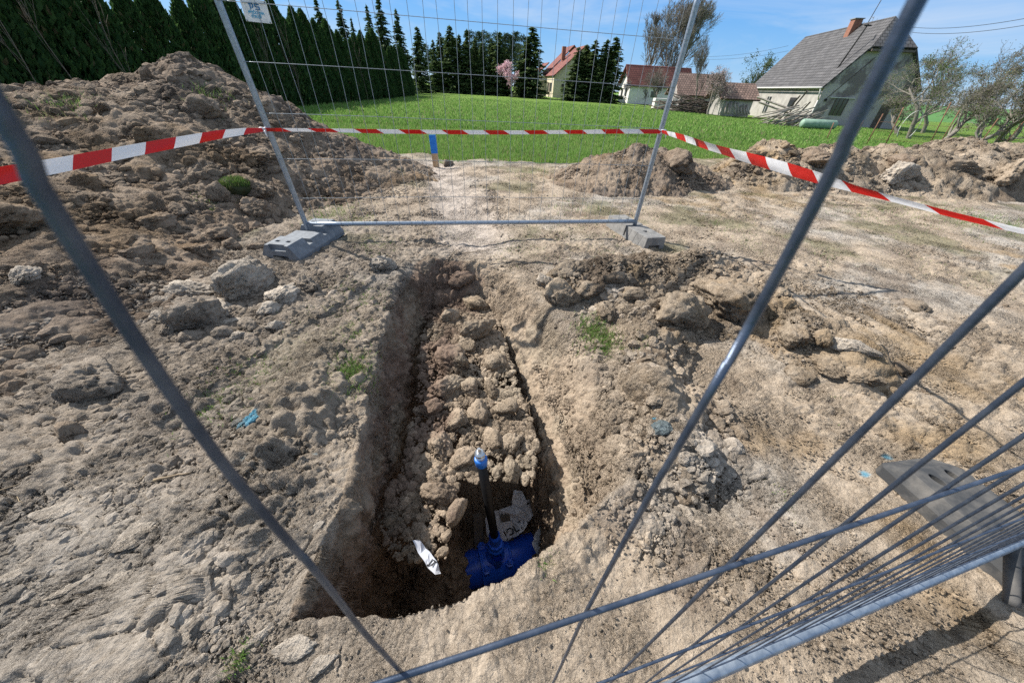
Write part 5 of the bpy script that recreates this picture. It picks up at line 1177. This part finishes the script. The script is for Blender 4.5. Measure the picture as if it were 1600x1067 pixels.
# white house with a red roof
h = House('white_house', 17.0, 69.6, rad(10.9), 'low white house with a dark red tiled roof beneath the tall bare tree')
LL, WW, ze, zr = 11.2, 4.6, 2.1, 4.86
h.n = -h.n
def gable_house(h, LL, WW, ze, zr, wm, tm, ov=.35, ovg=.25, gm=None):
    sl = (zr-ze)/(WW/2)
    h.box('wall', .3, LL-.3, .3, .5, -.3, ze+sl*.25, wm); h.box('wall', .3, LL-.3, WW-.5, WW-.3, -.3, ze+sl*.25, wm)
    g = [(0, .5, -.3), (0, WW-.5, -.3), (0, WW-.5, ze+sl*.45), (0, WW/2, zr-.12), (0, .5, ze+sl*.45)]
    for a in (.3, LL-.5): h.poly('wall', [(p[0]+a, p[1], p[2]) for p in g], (.2, 0, 0), gm or wm)
    r = h.quad_slab('roof', [(-ovg, 0, ze), (LL+ovg, 0, ze), (LL+ovg, WW/2, zr), (-ovg, WW/2, zr)], .14, tm)
    h.quad_slab('roof', [(LL+ovg, WW, ze), (-ovg, WW, ze), (-ovg, WW/2, zr+.002), (LL+ovg, WW/2, zr+.002)], .14, tm)
    for a, b, z in ((0, 0, ze), ): pass
    return r
gable_house(h, LL, WW, ze, zr, WHITE, T_RED)
w_ = h.box('window', .24, .3, 1.2, 1.8, .7, 1.7, GLASS); w_ = h.box('window', .24, .3, 2.8, 3.4, .7, 1.7, GLASS); w_ = h.box('window', 4.2, 5.1, .24, .3, .7, 1.5, GLASS); h.box('gutter', -.2, LL+.2, -.08, .0, ze-.12, ze-.02, WDARK)
h = House('cream_house', 4.64, 72.0, 1.756, 'tall cream house with steep red tiled gable roof at the far end of the field')
LL, WW, ze, zr = 5.8, 9.8, 2.95, 6.99
r = gable_house(h, LL, WW, ze, zr, CREAM, T_RED, ovg=.45)
h.quad_slab('roof', [(LL+.2, .3, ze+.35), (LL+5, .3, ze+.35), (LL+5, WW/2, zr+.45), (LL+.2, WW/2, zr+.45)], .14, T_RED); h.quad_slab('roof', [(LL+5, WW, ze), (LL+.2, WW, ze), (LL+.2, WW/2, zr+.45), (LL+5, WW/2, zr+.45)], .14, T_RED)
h.box('wall', LL, LL+4.6, .6, .8, -.2, ze+.6, CREAM); h.box('chimney', 4.0, 4.6, 2.3, 2.9, 5.2, 7.0, BRICK, r)
h.quad_slab('roof', [(6, -1.8, 2.9), (11, -1.8, 2.9), (11, .6, 4.9), (6, .6, 4.9)], .14, T_RED); h.box('wall', 6.2, 10.8, -1.4, .5, -.2, 3.0, CREAM)
h.box('verge_board', -.50, -.45, 0, .2, ze-.2, ze+.1, WDARK)
for b0, z0 in ((1.7, .8), (4.3, .8), (6.6, .8), (4.4, 3.7)): w_ = h.box('window', .22, .3, b0, b0+.9, z0, z0+1.1, GLASS); h.box('window_frame', .2, .22, b0+.42, b0+.48, z0, z0+1.1, FRAME, w_)
for a0 in (1.4, 3.6): h.box('window', a0, a0+.8, .22, .3, .8, 2.0, GLASS)
h.box('door', 2.5, 3.2, .24, .3, -.1, 2.0, WDARK)
# tiled sheds between the houses
def shed(name, pxl, pxr, pyb, pyt_e, Y, dz, depth, lab, m, wm):
    a, b = aty(pxl, pyb, Y), aty(pxr, pyb, Y); L_ = (b-a).length; h = House(name, a.x, Y, 0, lab, 'shed'); h.n = -h.n; z = aty((pxl+pxr)/2, pyt_e, Y).z
    gable_house(h, b.x-a.x, depth, z, z+dz, wm, m); return h, b.x-a.x, z
h, L_, z = shed('tiled_shed', 1056, 1126, 172, 150, 52, 2.2, 5.0, 'weathered shed with a sagging brown tiled roof behind the pale pink tree', T_BRN, OLDW)
h, L_, z = shed('tiled_shed', 1122, 1176, 180, 155, 43, 1.35, 4.2, 'small low shed with a brown tiled roof against the old grey house', T_BRN, OLDL)
PLK = mat('grey_planks', (.20, .17, .14), (.42, .38, .33), .9, scale=3)
for i in range(9):
    a = .3+i*(L_-.6)/9; h.rod('plank', (a+random.uniform(-.1, .2), -.5, -.05), (a+random.uniform(-.25, .25), .2, z-random.uniform(.1, .6)), .07, PLK)
# clutter: piled timber, planks, tank
def pile(name, px, py, Y, w_, hh_, n, lab, cat, m, r=.05, slope=.0, axis=0):
    b = place(px, py, Y); o = empty(name, b, 0, lab, cat); A = Acc(); r_ = random.Random(n*7)
    for k in range(n):
        x0 = r_.uniform(-.5, .5)*w_*.8; L2 = r_.uniform(.35, 1)*w_*.5; zz = r_.uniform(0, 1)**1.3*hh_*(1-abs(x0)/w_*1.1); y0 = r_.uniform(-.6, .6); t = r_.gauss(slope, .14); a = r_.gauss(axis, .3)
        d = Vector((math.cos(a)*math.cos(t), math.sin(a)*math.cos(t), math.sin(t)))*L2; c = Vector((x0, y0, zz+.05)); A.tube([tuple(c-d), tuple(c+d)], r*r_.uniform(.5, 1.2), 5)
    A.build('timber', m, o); return o
pile('timber_pile', 1078, 168, 47, 6.5, 1.5, 70, 'long heap of stacked branches and timber left of the small low shed', 'timber pile', WDARK)
pile('timber_pile', 1225, 188, 33, 3.4, 1.3, 46, 'heap of loose boards and laths against the wall of the old grey house', 'timber pile', PLK, .045, .35)
for i, (x1, y1, x2, y2, lb) in enumerate(((1183, 152, 1238, 172, 'upper long grey beam leaning on the timber heap by the old house'), (1186, 160, 1240, 180, 'lower long grey beam leaning on the timber heap by the old house'), (1222, 190, 1262, 142, 'tall board propped steeply against the old house wall'), (1214, 192, 1250, 150, 'second tall board propped left of the steepest one'), (1235, 192, 1266, 160, 'short board propped beside the downpipe'))):
    p, q_ = aty(x1, y1, 35), aty(x2, y2, 33.5); A = Acc(); A.tube([(0, 0, 0), tuple(q_-p)], .07, 4); o = A.build('board', PLK if i < 2 else WDARK, None, False); o.location = p; tag(o, lb, 'board')
b = place(1280, 192, 31); t_ = empty('green_tank', (b.x, b.y, b.z+.35), rad(-8), 'long light green cylindrical tank lying in front of the old grey house', 'tank')
A = Acc(); V, F = lathe_np([(.0001, -1.2), (.22, -1.2), (.3, -1.1), (.3, 1.1), (.22, 1.2), (.0001, 1.2)], 24); A.add(xf(V, Matrix.Rotation(rad(90), 4, 'Y')), F); A.build('tank_body', GRMET, t_)
for sx in (-.8, .8): solid('support', *box_vf(sx-.08, sx+.08, -.25, .25, -.4, -.27), WDARK, t_)
b = place(1030, 166, 52); o = solid('white_container', *box_vf(-.8, .8, -.5, .5, -.1, 1.1), WHITE, None); bevel(o, .06, 2); apply_mods(o); o.location = b; tag(o, 'boxy white container standing at the foot of the low pruned tree', 'container')
b = place(1420, 200, 26); A = Acc(); A.tube([(math.cos(t)*.55, 0, .75+math.sin(t)*.8) for t in np.linspace(-.8, 4, 24)], .02, 6); o = A.build('bent_pipe', FRAME); o.location = b; tag(o, 'white pipe bent into a loop beside the grey house gable', 'pipe')
for i, (px, py, tx, ty) in enumerate(((1362, 212, 1380, 178), (1392, 214, 1412, 168), (1478, 214, 1500, 172), (1462, 216, 1486, 160), (1570, 224, 1600, 190), (1300, 204, 1303, 192), (1340, 205, 1350, 188), (1535, 222, 1560, 185))):
    b = place(px, py, 19.5); tp_ = aty(tx, ty, 19.5); A = Acc(); A.tube([tuple(Vector((0, 0, -.2))), tuple(tp_-b)], .022, 6); o = A.build('fence_post', RUST); o.location = b; tag(o, 'rusty leaning fence post at the garden edge on the right', 'post', 'rusty posts of the garden fence')
b0 = place(1362, 212, 19.5); b1 = place(1600, 226, 19.5); A = Acc()
for z in (.25, .6, .95): A.tube([tuple(b0+Vector((0, 0, z))-b0), tuple(b1+Vector((3, 0, z-.03))-b0)], .006, 4)
o = A.build('fence_wire', RUST); o.location = b0; tag(o, 'thin sagging wires strung between the rusty garden posts', 'fence wire')
# power lines
LINE = mat('cable_black', (.03, .03, .035), rough=.6)
for (x1, y1, x2, y2, d1, d2, lb) in ((1425, 43, 1640, 22, 60, 40, 'upper overhead power line at the top right'), (1425, 51, 1640, 33, 60, 40, 'lower overhead power line at the top right'), (1095, 89, 1232, 72, 90, 80, 'upper faint power line left of the old grey roof'), (1095, 93, 1232, 80, 90, 80, 'lower faint power line left of the old grey roof')):
    a, b = aty(x1, y1, d1), aty(x2, y2, d2); A = Acc(); A.tube([tuple((b-a)*t-Vector((0, 0, 1.6*t*(1-t)))) for t in np.linspace(0, 1, 24)], .022 if d1 < 70 else .018, 5); o = A.build('power_line', LINE); o.location = a; tag(o, lb, 'power line')
# low scrub and a green bank behind the fruit trees
def hill_h(x, y): return -1.2+2.6*ss(40, 95, y)*ss(22, 60, x)+.3*fbm(x*.05, y*.05, None, 2, 5)
xs = np.linspace(22, 190, 90); ys = np.linspace(34, 190, 90); X, Y = np.meshgrid(xs, ys); Z = hill_h(X, Y)
HILL = mat('hill_grass', (.05, .16, .03), (.09, .22, .045), .95, scale=.15, bump=.3, bd=.3)
idx = np.arange(X.size).reshape(X.shape); F = np.stack([idx[:-1, :-1], idx[:-1, 1:], idx[1:, 1:], idx[1:, :-1]], -1).reshape(-1, 4)
tag(link('hill', np_mesh('hill', np.stack([X.ravel(), Y.ravel(), Z.ravel()], 1), F, None, True), HILL), kind='structure')
